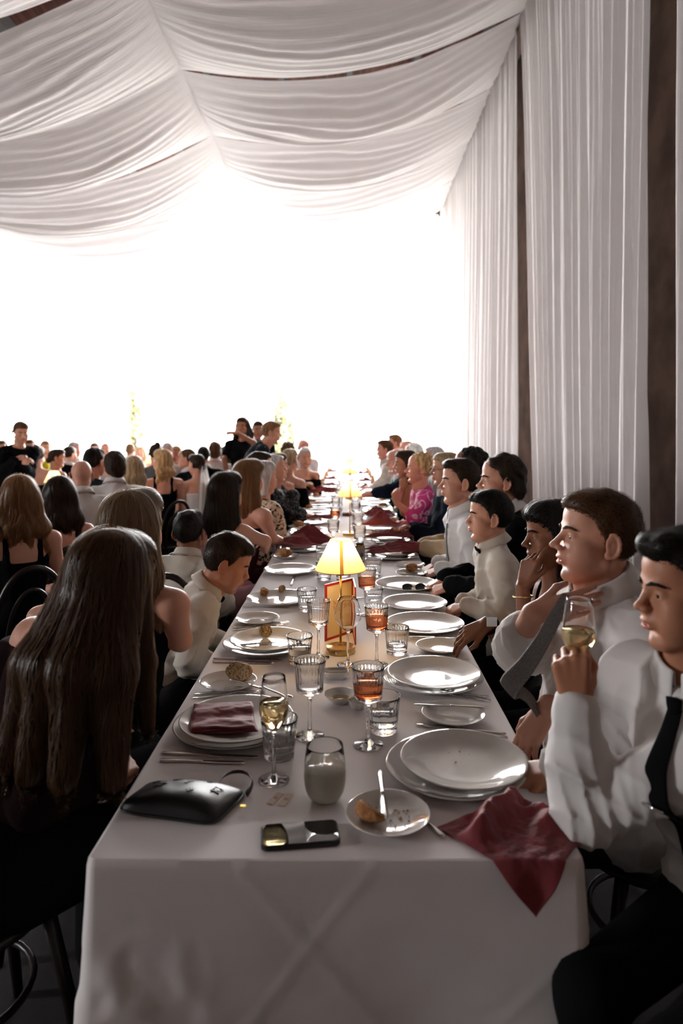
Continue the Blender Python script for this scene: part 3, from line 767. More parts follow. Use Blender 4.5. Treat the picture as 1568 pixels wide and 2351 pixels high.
# phone
def rounded(w, h, r, n=8):
    o = []
    for (cx, cy, a0) in ((w/2-r, h/2-r, 0), (-w/2+r, h/2-r, PI/2), (-w/2+r, -h/2+r, PI), (w/2-r, -h/2+r, 3*PI/2)):
        for k in range(n+1):
            a = a0+PI/2*k/n; o.append((cx+r*math.cos(a), cy+r*math.sin(a)))
    return o
def slab(mb, w, h, r, z0, z1, bev=.0015):
    L = [rounded(w-2*bev, h-2*bev, r-bev), rounded(w, h, r), rounded(w, h, r), rounded(w-2*bev, h-2*bev, r-bev)]
    zs = [z0, z0+bev, z1-bev, z1]; n = len(L[0])
    mb.grid(np.array([[(p[0], p[1], z) for p in q] for q, z in zip(L, zs)])[:, ::-1], closed=True)
    mb.add([(p[0], p[1], z0) for p in L[0]], [tuple(reversed(range(n)))]); mb.add([(p[0], p[1], z1) for p in L[3]], [tuple(range(n))])
x, y, _ = T(689, 1923, ZT)
t = empty('mobile_phone', (x, y, TZ+.0022), .13); tag(t, 'black mobile phone lying screen up at the near table edge', 'phone')
b = MB(); slab(b, .152, .077, .013, 0, .0105, .002); o = b.build('phone_case', mat('black_rubber_case', (.012, .012, .013), .5), t); edge_split_smooth(o)
b = MB(); slab(b, .146, .071, .0105, .0105, .0111, .0002); o = b.build('screen', mat('dark_glass_screen', (.006, .006, .008), .03, spec=.9, coat=1.0), t); edge_split_smooth(o)

# clutch bag
def clutch():
    m_zip = mat('gold_zip_pull', (.75, .5, .12), .3, metal=1)
    c4 = [T(266, 1868, ZT), T(492, 1900, ZT), T(570, 1822, ZT), T(350, 1798, ZT)]
    c4 = np.array(c4); cen = c4.mean(0)
    t = empty('clutch_bag', (cen[0], cen[1], TZ+.0022)); tag(t, 'black embossed leather clutch with wrist strap at the near left corner', 'bag')
    Q = c4-cen; Q[:, 2] = 0
    # rounded quad outline by superellipse in (u,v)
    n, mm = 64, 26
    def at(u, v):
        s, r = (u+1)/2, (v+1)/2
        return (Q[0]*(1-s)+Q[1]*s)*(1-r)+(Q[3]*(1-s)+Q[2]*s)*r
    H = .046
    def top(u, v):
        e = (1-abs(u)**3.2)*(1-abs(v)**3.0); e = max(e, 0)
        return H*(.16+.84*e**.55)*(.80+.22*v*(-1)+.10*math.sin(u*2.4+1))
    rows_t, rows_b = [], []
    for i in range(mm+1):
        r = i/mm; rt, rb_ = [], []
        for k in range(n):
            a = 2*PI*k/n; ca, sa = math.cos(a), math.sin(a); m = (abs(ca)**7+abs(sa)**7)**(-1/7)
            u, v = r*ca*m, r*sa*m
            p = at(u, v); dmp = .0010*math.sin(u*9+v*4)*(1-r)
            rt.append((p[0], p[1], top(u*.985, v*.985)+dmp if r < 1 else H*.16)); rb_.append((p[0], p[1], 0.0 if r < .97 else H*.05))
        rows_t.append(rt); rows_b.append(rb_)
    b = MB(); b.grid(np.array(rows_t+rows_b[::-1]), closed=True); b.build('bag_body', m_black_leather, t)
    # piped seam round the rim
    rim = [(p[0]*1.004, p[1]*1.004, H*.13) for p in rows_t[-1]]; rim.append(rim[0])
    MB().tube(rim, .0028, 8, cap=False).build('piping', m_black_leather, t)
    # embossed monogram: raised letters and four-petal flowers
    def stamp(mb, u0, v0, polys, s, ang=0):
        ca, sa = math.cos(ang), math.sin(ang)
        for pl in polys:
            vt, vb = [], []
            for (a, c) in pl:
                a, c = a*ca-c*sa, a*sa+c*ca
                u, v = u0+a*s*.62, v0+c*s*1.15; p = at(u, v); z = top(u, v)
                vt.append((p[0], p[1], z+.0021)); vb.append((p[0]*1.0, p[1]*1.0, z-.002))
            k = len(pl); mb.add(vt+vb, [tuple(range(k))]+[(i, k+i, k+(i+1) % k, (i+1) % k) for i in range(k)])
    Lp = [[(-.5, -.7), (-.3, -.7), (-.1, .7), (-.32, .7)], [(-.5, -.7), (.35, -.7), (.4, -.5), (-.46, -.5)]]
    Vp = [[(-.1, .5), (.1, .5), (.3, -.6), (.2, -.75)], [(.62, .5), (.78, .5), (.3, -.75), (.2, -.75)]]
    fl = []
    for k in range(4):
        a = k*PI/2; fl.append([(math.cos(a)*.45+.32*math.cos(q), math.sin(a)*.45+.32*math.sin(q)) for q in np.linspace(0, 2*PI, 10, endpoint=False)])
    dia = []
    for k in range(4):
        a0, a1 = PI/4+k*PI/2, PI/4+(k+1)*PI/2
        pts = []
        for s_ in np.linspace(0, 1, 7):
            a = a0+(a1-a0)*s_; r = .95*(1-.42*math.sin(PI*s_)); pts.append((r*math.cos(a), r*math.sin(a)))
        dia.append(pts+[(q[0]*.88, q[1]*.88) for q in reversed(pts)])
    mb = MB()
    for (u, v, kind) in ((-.32, .62, 'LV'), (.36, .66, 'LV'), (.02, .30, 'LV'), (.66, .12, 'D'), (-.70, .42, 'F'), (-.45, -.05, 'D'), (.25, -.30, 'F')):
        stamp(mb, u, v, {'LV': Lp+Vp, 'F': fl, 'D': dia+[[(p[0]*.5, p[1]*.5) for p in q] for q in fl]}[kind], .16 if kind != 'D' else .2)
    tag(mb.build('embossed_monogram', m_black_leather, t, smooth=False), 'raised letter and flower pattern')
    # wrist strap loop standing off the right end
    a0, a1 = T(500, 1812, ZT), T(566, 1826, ZT)
    pts = []
    for (px, py, z) in ((504, 1812, .018), (500, 1806, .022), (503, 1795, .024), (514, 1781, .024), (533, 1772, .022), (555, 1771, .020), (572, 1778, .018), (580, 1793, .016), (576, 1808, .016), (566, 1824, .014)):
        p = T(px, py+z*0, ZT+z); pts.append((p[0]-cen[0], p[1]-cen[1], z))
    from mathutils.geometry import interpolate_bezier
    P = np.array(pts); tt = np.linspace(0, len(P)-1, 60); P = np.stack([np.interp(tt, range(len(P)), P[:, k]) for k in range(3)], 1)
    for _ in range(6): P[1:-1] = .5*P[1:-1]+.25*(P[:-2]+P[2:])
    MB().tube(P, .0065, 8, flat=.22, up=(0.2, 1, 0.1)).build('wrist_strap', m_black_leather, t)
    q = T(558, 1850, ZT+.008); b = MB(); b.box((q[0]-cen[0]-.006, q[1]-cen[1]-.004, .006), (q[0]-cen[0]+.006, q[1]-cen[1]+.004, .009)); tag(b.build('zip_pull', m_zip, t, smooth=False), 'gold zip pull')
clutch()

# ------------------------------------------------------------------ table lamps
m_shade = sheet_mat('cream_lampshade', (.90, .74, .46), .55)
m_shade_trim = sheet_mat('lampshade_seam', (.72, .50, .22), .3)
m_bulb = bpy.data.materials.new('lit_bulb'); m_bulb.use_nodes = True
_n = m_bulb.node_tree.nodes; _n.clear(); _o = _n.new('ShaderNodeOutputMaterial'); _e = _n.new('ShaderNodeEmission')
_e.inputs[0].default_value = (1, .66, .28, 1); _e.inputs[1].default_value = 12.0; m_bulb.node_tree.links.new(_e.outputs[0], _o.inputs[0])
def make_lamp(x, y, z, label, group):
    t = empty('table_lamp', (x, y, z)); tag(t, label, 'lamp', group)
    b = MB(); b.lathe([(0, 0), (.051, 0), (.0525, .0015), (.0525, .019), (.051, .0208), (.036, .0215), (.033, .024), (.012, .0245), (.0105, .027), (.008, .031), (.0052, .034), (0, .034)], 72); o = b.build('base', m_brass, t); edge_split_smooth(o, 40)
    b = MB(); b.lathe([(0, 0), (.0045, 0), (.0045, .0015), (0, .0015)], 20); bt = b.build('switch_button', m_steel, t, loc=(-.016, -.0503, .011), rot=(PI/2, 0, -.3))
    b = MB(); b.lathe([(0, .033), (.0045, .033), (.0045, .285), (0, .285)], 20); b.build('stem', m_brass, t)
    b = MB(); b.lathe([(.0045, .176), (.0062, .178), (.0066, .183), (.011, .187), (.0112, .1885), (.0045, .19)], 28); b.build('collar', m_brass, t)
    b = MB(); b.lathe([(0, .276), (.0155, .276), (.0160, .278), (.0160, .298), (.0150, .300), (0, .300)], 32); o = b.build('socket', m_brass, t); edge_split_smooth(o, 40)
    b = MB(); b.lathe([(0, .300), (.012, .303), (.022, .330), (.020, .352), (.010, .366), (0, .369)], 24); b.build('bulb', m_bulb, t)
    a = np.arange(97)*2*PI/96
    P = np.array([[(r*math.cos(q), r*math.sin(q), zz) for q in a] for r, zz in ((.0925, .297), (.038, .404))])
    u = np.linspace(0, 1, 8)[:, None, None]; P = P[0][None]*(1-u)+P[1][None]*u
    b = MB(); b.grid(P); sh = b.build('lamp_shade', m_shade, t)
    for (r, zz) in ((.0925, .297), (.038, .404)):
        b = MB(); b.tube([(r*math.cos(q), r*math.sin(q), zz) for q in a[:-1]]+[(r, 0, zz)], .0013, 6, cap=False); b.build('rim', m_shade_trim, sh)
    b = MB()
    for k, zz in enumerate(np.linspace(0, 1, 2)): pass
    al = -PI/2+.06; w = .006
    q = [((.0925*(1-s)+.038*s+.0008)*math.cos(al+sg*w/(.0925*(1-s)+.038*s)), (.0925*(1-s)+.038*s+.0008)*math.sin(al+sg*w/(.0925*(1-s)+.038*s)), .297+.107*s) for s in (0, .5, 1) for sg in (-1, 1)]
    b.add(q, [(0, 1, 3, 2), (2, 3, 5, 4)]); b.build('seam', m_shade_trim, sh)
    l = bpy.data.lights.new('lamp_light', 'POINT'); l.energy = LAMP_W; l.color = (1, .70, .36); l.shadow_soft_size = .024
    lo = bpy.data.objects.new('lamp_light', l); COL.objects.link(lo); lo.parent = t; lo.location = (0, 0, .375)
    return t
LAMP_W = 1.5
LB = [('nearest brass table lamp with lit cream shade, behind the tulip wine glass', -.033, 2.46), ('second brass table lamp along the table with lit cream shade', 0, 5.2), ('third lit table lamp along the central table', 0, 7.95),
      ('fourth lit table lamp along the central table, small in the glare', .004, 10.75), ('farthest lit table lamp at the bright end of the central table', -.06, 13.4)]
lamp0 = None
for (lab, x, y) in LB:
    if lamp0 is None: lamp0 = make_lamp(x, y, TZ+.0022, lab, 'brass table lamps'); continue
    c = copy_tree(lamp0, (x, y, TZ+.0022)); c['label'] = lab
for (lab, x, y) in (('lit lamp shade showing behind the dark-haired woman on the left', -2.86, 6.6), ('lit lamp shade on the second table by the wavy blonde woman', -3.0, 10.3)):
    c = copy_tree(lamp0, (x, y, TZ+.0022)); c['label'] = lab

# menu card: two red framed panels standing in a V
def menu():
    m_red = mat('red_menu_frame', lin(168, 36, 28), .45); m_card = mat('cream_menu_card', lin(226, 204, 160), .8)
    sp = (.013, 2.70); A = (-.094, 2.58); B = (.021, 2.537)
    t = empty('menu_stand', (sp[0], sp[1], TZ+.0022)); tag(t, 'red framed cream menu card standing folded behind the nearest lamp', 'menu card')
    for (P, nm) in ((A, 'front_panel'), (B, 'return_panel')):
        dx, dy = P[0]-sp[0], P[1]-sp[1]; L = math.hypot(dx, dy); ang = math.atan2(dy, dx); H = .215; fr = .010; th = .005
        b = MB(); b.box((0, -th/2, 0), (L, th/2, fr)); b.box((0, -th/2, H-fr), (L, th/2, H)); b.box((0, -th/2, fr), (fr, th/2, H-fr)); b.box((L-fr, -th/2, fr), (L, th/2, H-fr))
        p = b.build(nm, m_red, t, smooth=False, rot=(0, 0, ang))
        b = MB(); b.box((fr, -th*.25, fr), (L-fr, th*.25, H-fr)); tag(b.build('card', m_card, p, smooth=False), 'cream card')
        if nm == 'front_panel':
            m_ink = mat('terracotta_ink', lin(190, 96, 44), .7)
            for (txt, xx, zz, sz) in (('The', L-.042, .128, .020), ('WALL', L-.045, .107, .021), ('SMITHS', L-.100, .107, .021)):
                cu = bpy.data.curves.new('lettering', 'FONT'); cu.body = txt; cu.size = sz; cu.extrude = .0002
                tmp = bpy.data.objects.new('tmp', cu); COL.objects.link(tmp)
                dg = bpy.context.evaluated_depsgraph_get(); me = bpy.data.meshes.new_from_object(tmp.evaluated_get(dg)); bpy.data.objects.remove(tmp)
                # narrow tall letters, on the side that faces the camera (local +Y there, read right to left along -X)
                v = np.empty(len(me.vertices)*3, np.float32); me.vertices.foreach_get('co', v); v = v.reshape(-1, 3)
                v2 = np.stack([xx-v[:, 0]*.62, np.full(len(v), th*.25+.0003)+v[:, 2]*0, zz+v[:, 1]*1.25], 1); me.vertices.foreach_set('co', v2.astype(np.float32).ravel()); me.update()
                link('lettering', me, m_ink, p)
menu()

# sunglasses on the cloth
x, y, _ = T(950, 1358, ZT)
t = empty('sunglasses', (x, y, TZ+.0022), .05); tag(t, 'folded dark sunglasses lying between two right dinner plates', 'sunglasses')
m_frame = mat('gold_frame', (.5, .36, .16), .25, metal=1); m_lens = mat('green_black_lens', (.01, .018, .014), .05, spec=.8)
for sx in (-.032, .032):
    ring = [(sx+.026*math.cos(a), 0, .022+.019*math.sin(a)) for a in np.linspace(0, 2*PI, 33)]
    fr = MB().tube(ring, .0012, 6, cap=False).build('lens_frame', m_frame, t)
    b = MB(); b.add([(p[0], 0, p[2]) for p in ring[:-1]]+[(p[0], .001, p[2]) for p in ring[:-1]], [tuple(range(32)), tuple(reversed(range(32, 64)))]+[(i, (i+1) % 32, 32+(i+1) % 32, 32+i) for i in range(32)]); b.build('lens', m_lens, fr)
MB().tube([(-.007, 0, .028), (0, 0, .031), (.007, 0, .028)], .001, 6).build('bridge', m_frame, t)
for s in (-1, 1): MB().tube([(s*.058, 0, .030), (s*.057, .006, .029), (-s*.02, .012+.004*s, .020), (-s*.05, .013+.004*s, .010)], .0013, 6).build('temple', m_frame, t)

# amber bottle with a grey label
x, y, _ = T(826, 1291, ZT)
t = empty('sauce_bottle', (x, y, TZ+.0022)); tag(t, 'amber bottle with grey lettered label right of the nearest lampshade', 'bottle')
b = MB(); b.lathe([(0, 0), (.029, 0), (.031, .003), (.031, .094), (.029, .100), (.022, .106), (0, .106)], 40); b.build('bottle_body', mat('amber_glass', (.55, .25, .03), .05, trans=.7), t)
b = MB(); b.lathe([(0, .106), (.0235, .106), (.0245, .108), (.0245, .118), (.0225, .120), (0, .120)], 32); b.build('cap', mat('dark_cap', (.02, .02, .022), .4), t)
b = MB(); a = np.linspace(PI*.95, PI*2.05, 24); b.grid(np.array([[(.0314*math.cos(q), .0314*math.sin(q), z) for q in a] for z in (.012, .095)])); lb = b.build('label', mat('grey_label', lin(150, 146, 138), .7), t)
cu = bpy.data.curves.new('lettering', 'FONT'); cu.body = 'B'; cu.size = .032; cu.extrude = .0003; cu.offset = .001
tmp = bpy.data.objects.new('tmp', cu); COL.objects.link(tmp); me = bpy.data.meshes.new_from_object(tmp.evaluated_get(bpy.context.evaluated_depsgraph_get())); bpy.data.objects.remove(tmp)
link('lettering', me, mat('black_ink', (.01, .01, .01), .6), lb, loc=(.004, -.0318, .040), rot=(PI/2, 0, .25))

# ------------------------------------------------------------------ napkins
def folded_napkin(corners, z, label, th=.016, seed=1, group='burgundy napkins', parent_m=None):
    """soft stack of folded layers; corners (x,y) near-left, near-right, far-right, far-left"""
    C = np.array([(c[0], c[1]) for c in corners]); cen = C.mean(0)
    t = MB(); n = 44
    for k in range(3):
        z0, z1 = th*k/3, th*(k+1)/3-.0004; sh = (1.0-.018*k)
        u, v = np.meshgrid(np.linspace(0, 1, n), np.linspace(0, 1, n), indexing='ij')
        P2 = ((C[0][None, None]*(1-u)[..., None]+C[1]*u[..., None])*(1-v)[..., None]+(C[3]*(1-u)[..., None]+C[2]*u[..., None])*v[..., None]-cen)*sh
        P2 = P2+.0025*np.stack([np.sin(v*5+k+seed), np.sin(u*6+k*2+seed)], -1)
        e = np.minimum(np.minimum(u, 1-u), np.minimum(v, 1-v)); rnd = np.sqrt(np.clip(1-(1-np.clip(e/.03, 0, 1))**2, 0, 1))
        fold = .0045*np.sin(v*11+1.2*np.sin(u*3+seed))*(v*(1-v)*4)+.003*fbm(u*4, v*5, seed)
        top = z0+(z1-z0)*(.45+.55*rnd)+fold*(k+1)/3
        bot = z0+(z1-z0)*(.45-.45*rnd)+fold*k/3
        t.grid(np.concatenate([P2, top[..., None]], -1)[:, ::-1] if False else np.concatenate([P2, top[..., None]], -1))
        t.grid(np.concatenate([P2, bot[..., None]], -1)[::-1])
    o = t.build('cloth_napkin', m_napkin, loc=(cen[0], cen[1], z)); return tag(o, label, 'napkin', group)
def crumpled_napkin(cx, cy, z, rx, ry, H, seed, label, peak=None, rz=0.0, edge=None, m=None, floor_dz=0.0):
    n = 80; u, v = np.meshgrid(np.linspace(-1, 1, n), np.linspace(-1, 1, n), indexing='ij')
    r = np.maximum(np.abs(u), np.abs(v))*.55+.45*np.hypot(u, v)/1.2
    ang = np.arctan2(v, u)
    wob = 1+.22*np.sin(3*ang+seed)+.13*np.sin(5*ang+seed*2.3)
    X = rx*u*wob+.10*rx*np.sin(v*4+seed); Y = ry*v*wob+.14*ry*np.sin(u*5+seed*1.7)
    rid = np.zeros_like(u)
    rr = np.random.default_rng(int(seed*100))
    for k in range(7):
        a = rr.random()*PI; f = 2+3*rr.random(); ph = rr.random()*6
        w = u*math.cos(a)+v*math.sin(a); q = np.sin(f*w+ph+.9*fbm(u*1.5, v*1.5, seed+k)); rid += (1-np.abs(q))**2.2*(.5+.5*rr.random())
    rid /= 3.2
    fall = np.clip(1-r**2.2, 0, 1)
    Z = H*fall*(.35+.8*rid)+.003*rid
    if peak:
        px, py, ph = peak; d = np.hypot(u-px, (v-py)*1.1); Z += ph*np.clip(1-d/.95, 0, 1)**1.25*(1+.18*np.cos(4*np.arctan2(v-py, u-px)+seed))
    Z = np.maximum(Z, .002)
    ca, sa = math.cos(rz), math.sin(rz); X, Y = X*ca-Y*sa, X*sa+Y*ca
    if edge is not None:            # falls over the table side
        lim, sgn = edge; over = np.clip((X+cx-lim)*sgn, 0, 9); Z = np.where(over > 0, Z*np.exp(-over/.05)-over*1.0+(TZ-z)*np.clip(over/.03, 0, 1), Z)
        X = np.where(over > 0, lim-cx+sgn*(.014+.12*over), X)
    o = grid_mesh('cloth_napkin', np.stack([X, Y, Z], -1), m or m_napkin, solid=.0016)
    o.location = (cx, cy, z); return tag(o, label, 'napkin', 'burgundy napkins')
z1 = NAPK[2]+.016
folded_napkin([T(437, 1676, z1+.012)[:2], T(591, 1672, z1+.012)[:2], T(580, 1611, z1+.012)[:2], T(441, 1617, z1+.012)[:2]], z1, 'neatly folded burgundy napkin on the nearest left plate', seed=2)

# the big spread napkin that hangs over the near right corner
def corner_napkin():
    n = 110; u, v = np.meshgrid(np.linspace(0, 1, n), np.linspace(0, 1, n), indexing='ij')
    # sheet corners on the (unrolled) cloth plane: left tip, back, right (under the elbow), hanging tip
    A = np.array(T(1000, 1903)[:2]); B = np.array(T(1188, 1838)[:2]); C = np.array([.455, 1.335]); D = np.array([.336, TY0-.085])
    M = [A, B, C, D]
    P = (A*((1-u)*(1-v))[..., None]+B*(u*(1-v))[..., None]+C*(u*v)[..., None]+D*((1-u)*v)[..., None])
    bul = np.sin(PI*u)*np.sin(PI*v)
    P = P+np.stack([.012*np.sin(v*9+u*3), .012*np.sin(u*8+1)], -1)*bul[..., None]
    X, Yf = P[..., 0], P[..., 1]
    # folds: a tall ridge from the back corner towards the left front, plus smaller ones
    def ridge(p0, p1, w, h):
        p0, p1 = np.array(p0), np.array(p1); d = p1-p0; L = np.hypot(*d); d /= L
        s = (X-p0[0])*d[0]+(Yf-p0[1])*d[1]; q = -(X-p0[0])*d[1]+(Yf-p0[1])*d[0]
        q = q+.006*np.sin(s*60)
        return h*np.exp(-(q/w)**2)*smoothstep(-.03, .03, s)*smoothstep(L+.03, L-.03, s)
    Z = .004+ridge(T(1195, 1832)[:2], T(1085, 1935)[:2], .020, .040)+ridge(T(1230, 1840)[:2], T(1270, 1925)[:2], .030, .030)+ridge(T(1040, 1885)[:2], T(1130, 1875)[:2], .014, .016)
    Z += ridge(T(1120, 1900)[:2], T(1220, 1880)[:2], .012, .014)+.0025*fbm(X*60, Yf*60, 2)+.004*bul
    e = np.minimum(np.minimum(u, 1-u), np.minimum(v, 1-v)); Z = .003+(Z-.003)*smoothstep(0, .12, e+.03)
    over = np.clip(TY0-.004-Yf, 0, 9)
    Z = np.where(over > 0, Z*np.exp(-over/.03)-over, Z)
    Y = np.where(over > 0, TY0-.008-.015*(1-np.exp(-over/.02))-.22*over-.006*np.sin(X*70)*np.clip(over/.04, 0, 1), Yf)
    ox = np.clip(X-(TX1-.006), 0, 9)
    Z = np.where(ox > 0, Z-ox*.9, Z); X = np.where(ox > 0, TX1+.006+.1*ox, X)
    o = grid_mesh('cloth_napkin', np.stack([X, Y, Z+TZ+.002], -1), m_napkin, solid=.0014)
    tag(o, 'large rumpled burgundy napkin draped over the near right table corner', 'napkin', 'burgundy napkins')
corner_napkin()

# ------------------------------------------------------------------ settings farther down the table
ORD = ['first', 'second', 'third', 'fourth', 'fifth', 'sixth', 'seventh', 'eighth', 'ninth', 'tenth', 'eleventh', 'twelfth', 'thirteenth', 'fourteenth', 'fifteenth', 'sixteenth', 'seventeenth', 'eighteenth', 'nineteenth', 'twentieth']
def roll_mesh(seed):
    return gmesh(('roll', seed), lambda: blob('roll', .046, .036, .028, seed), m_crust)
def place_plate(x, y, lab, R=.160, dinner=True):
    plate('charger_plate', x, y, ZT, .160, .020, 'lower plate, '+lab, 'large lower plates')
    if dinner: plate('dinner_plate', x+.004, y+.006, ZT+.018, .143, .022, 'upper plate, '+lab, 'dinner plates')
RS = [4.28, 4.86, 5.45, 6.05, 6.65, 7.25, 7.85, 8.45, 9.05, 9.65, 10.3, 10.9, 11.5, 12.1, 12.7, 13.3, 13.9]
LS = [4.55, 5.2, 5.85, 6.45, 7.05, 7.65, 8.3, 8.9, 9.5, 10.1, 10.7, 11.3, 11.9, 12.5, 13.1, 13.7]
for side, lst, x0, sx in (('right', RS, .272, 1), ('left', LS, -.325, -1)):
    for i, y in enumerate(lst):
        who = '%s setting beyond the nearest lamp along the %s edge' % (ORD[i], side)
        jx = .012*math.sin(i*2.3)
        far = y > 8.5
        place_plate(x0+jx, y, who, dinner=(i % 4 != 2) and not far)
        sxp = (x0+.10*sx+jx, y-.29)
        if abs(sxp[0]) < .49:
            plate('side_plate', sxp[0]-.02*sx, sxp[1], ZT, .0875, .017, 'small bread plate, '+who, 'bread plates')
            if not (side == 'right' and i == 0):
                o = link('bread_roll', roll_mesh(2+i % 3), loc=(sxp[0]-.02*sx, sxp[1], ZT+.006), rot=(0, 0, i*1.3)); tag(o, 'round bread roll, '+who, 'bread', 'bread rolls')
        if y < 9 and i > 0:
            for q in (0, 1):
                cutlery('knife', (x0+.17*sx*1+0*q, y-.185-.014*q), (x0-.05*sx, y-.183-.014*q), ('rear' if q == 0 else 'front')+' knife, '+who, kC)
        xg = x0-.205*sx
        if not (side == 'right' and i < 2) and not (side == 'left' and i < 2):
            glass('tumbler', xg+jx, y+.10, 'water tumbler, '+who, 'water', .06, far=True)
            if i % 2 == 0 or far: glass('goblet', xg-.005*sx+jx, y+.26, 'cut goblet, '+who, 'rose' if i in (5, 9) and side == 'left' else None, .165 if i in (5, 9) and side == 'left' else None, far=True)
# napkins dropped on the far plates
crumpled_napkin(.285, 4.26, ZT+.044, .165, .075, .060, 1.3, 'dark maroon bow-shaped napkin on the plate beside the whole brown roll', peak=(.62, 0, .035))
crumpled_napkin(.315, 4.88, ZT+.044, .185, .080, .055, 2.9, 'long maroon napkin trailing over the right table edge towards a beige sleeve', edge=(TX1, 1))
crumpled_napkin(.27, 5.45, ZT+.044, .135, .10, .030, 4.1, 'red napkin standing in a peak on the right side', peak=(-.1, .0, .085))
crumpled_napkin(.255, 6.05, ZT+.044, .12, .09, .050, 5.6, 'dark crumpled napkin right behind the peaked red napkin', peak=(-.2, 0, .05))
crumpled_napkin(-.335, 4.55, ZT+.044, .20, .11, .045, 6.4, 'maroon napkin heaped in a peak on the left, its tail over the table edge', peak=(.25, .1, .085), edge=(TX0, -1))
folded_napkin([(-.40, 5.10), (-.22, 5.10), (-.22, 5.28), (-.40, 5.28)], ZT+.041, 'flat folded napkin on the plate in front of the floral sleeve', th=.012, seed=5)
crumpled_napkin(-.26, 5.86, ZT+.044, .11, .06, .040, 7.7, 'small dark napkin by the hand reaching onto the table on the left')
folded_napkin([(-.43, 6.92), (-.18, 6.96), (-.18, 7.12), (-.43, 7.10)], ZT+.043, 'pinkish flat napkin beyond the reaching hand on the left', th=.010, seed=6)
crumpled_napkin(-.31, 8.3, ZT+.044, .20, .09, .075, 8.2, 'thick dark rolled napkin on the left before the woman in the off-shoulder top')
folded_napkin([(-.07, 6.35), (.02, 6.35), (.02, 6.5), (-.07, 6.5)], TZ+.003, 'small red cloth lying at the middle by the second lamp', th=.02, seed=7)
for i, (x, y) in enumerate(((.26, 7.85), (.25, 9.05), (.24, 10.3), (.25, 12.1), (-.30, 9.5), (-.31, 10.7), (-.30, 12.5))):
    crumpled_napkin(x, y, ZT+.030, .12, .09, .05, 9.1+i, 'small napkin on a plate in the far glare, %s of seven counted right side first' % ORD[i])

# ------------------------------------------------------------------ organic surfaces: smooth blends of ellipsoids and tapered limbs
def axis(lo, hi, h, fine=()):
    out = [lo]; x = lo
    while x < hi:
        s = h
        for (a, b, hf) in fine:
            if a-hf <= x < b: s = min(s, hf)
        x += s; out.append(x)
    return np.array(out)
class Field:
    def __init__(s): s.p = []
    def rc(s, a, b, ra, rb, k=.02, sub=False): s.p.append(('rc', np.array(a, float), np.array(b, float), ra, rb, k, sub)); return s
    def el(s, c, r, R=None, k=.02, sub=False): s.p.append(('el', np.array(c, float), np.array(r, float), np.eye(3) if R is None else np.array(R, float), None, k, sub)); return s
    def chain(s, pts, rs, k=.02):
        for i in range(len(pts)-1): s.rc(pts[i], pts[i+1], rs[i], rs[i+1], k)
        return s
    def ball(s, c, r, k=.02, sub=False): return s.el(c, (r, r, r), None, k, sub)
    def bounds(s, m=.03):
        lo = np.full(3, 1e9); hi = -lo
        for p in s.p:
            if p[6]: continue
            if p[0] == 'rc': a = np.minimum(p[1]-p[3], p[2]-p[4]); b = np.maximum(p[1]+p[3], p[2]+p[4])
            else: e = np.sqrt((p[3]**2) @ (p[2]**2)); a, b = p[1]-e, p[1]+e
            lo = np.minimum(lo, a); hi = np.maximum(hi, b)
        return lo-m, hi+m
    def eval(s, xs, ys, zs):
        D = np.full((len(xs), len(ys), len(zs)), .05, np.float32)
        for p in s.p:
            k = p[5]; mg = k+.012
            if p[0] == 'rc': a = np.minimum(p[1]-p[3], p[2]-p[4])-mg; b = np.maximum(p[1]+p[3], p[2]+p[4])+mg
            else: e = np.sqrt((p[3]**2) @ (p[2]**2))+mg; a, b = p[1]-e, p[1]+e
            i0, i1 = np.searchsorted(xs, a[0]), np.searchsorted(xs, b[0]); j0, j1 = np.searchsorted(ys, a[1]), np.searchsorted(ys, b[1]); l0, l1 = np.searchsorted(zs, a[2]), np.searchsorted(zs, b[2])
            if i0 >= i1 or j0 >= j1 or l0 >= l1: continue
            x = xs[i0:i1, None, None].astype(np.float32); y = ys[None, j0:j1, None].astype(np.float32); z = zs[None, None, l0:l1].astype(np.float32)
            if p[0] == 'rc':
                A, B = p[1], p[2]; ba = B-A; L2 = float(ba @ ba)+1e-12
                t = np.clip(((x-A[0])*ba[0]+(y-A[1])*ba[1]+(z-A[2])*ba[2])/L2, 0, 1)
                d = np.sqrt((x-A[0]-t*ba[0])**2+(y-A[1]-t*ba[1])**2+(z-A[2]-t*ba[2])**2)-(p[3]+(p[4]-p[3])*t)
            else:
                c, r, R = p[1], p[2], p[3]; X, Y, Z = x-c[0], y-c[1], z-c[2]
                u = (X*R[0, 0]+Y*R[1, 0]+Z*R[2, 0]); v = (X*R[0, 1]+Y*R[1, 1]+Z*R[2, 1]); w = (X*R[0, 2]+Y*R[1, 2]+Z*R[2, 2])
                k0 = np.sqrt((u/r[0])**2+(v/r[1])**2+(w/r[2])**2); k1 = np.sqrt((u/r[0]**2)**2+(v/r[1]**2)**2+(w/r[2]**2)**2)+1e-9
                d = k0*(k0-1)/k1
            S = D[i0:i1, j0:j1, l0:l1]
            if p[6]:
                h = np.clip(.5-.5*(S+d)/k, 0, 1); D[i0:i1, j0:j1, l0:l1] = S*(1-h)-d*h+k*h*(1-h)
            else:
                h = np.clip(.5+.5*(S-d)/k, 0, 1); D[i0:i1, j0:j1, l0:l1] = S*(1-h)+d*h-k*h*(1-h)
        return D
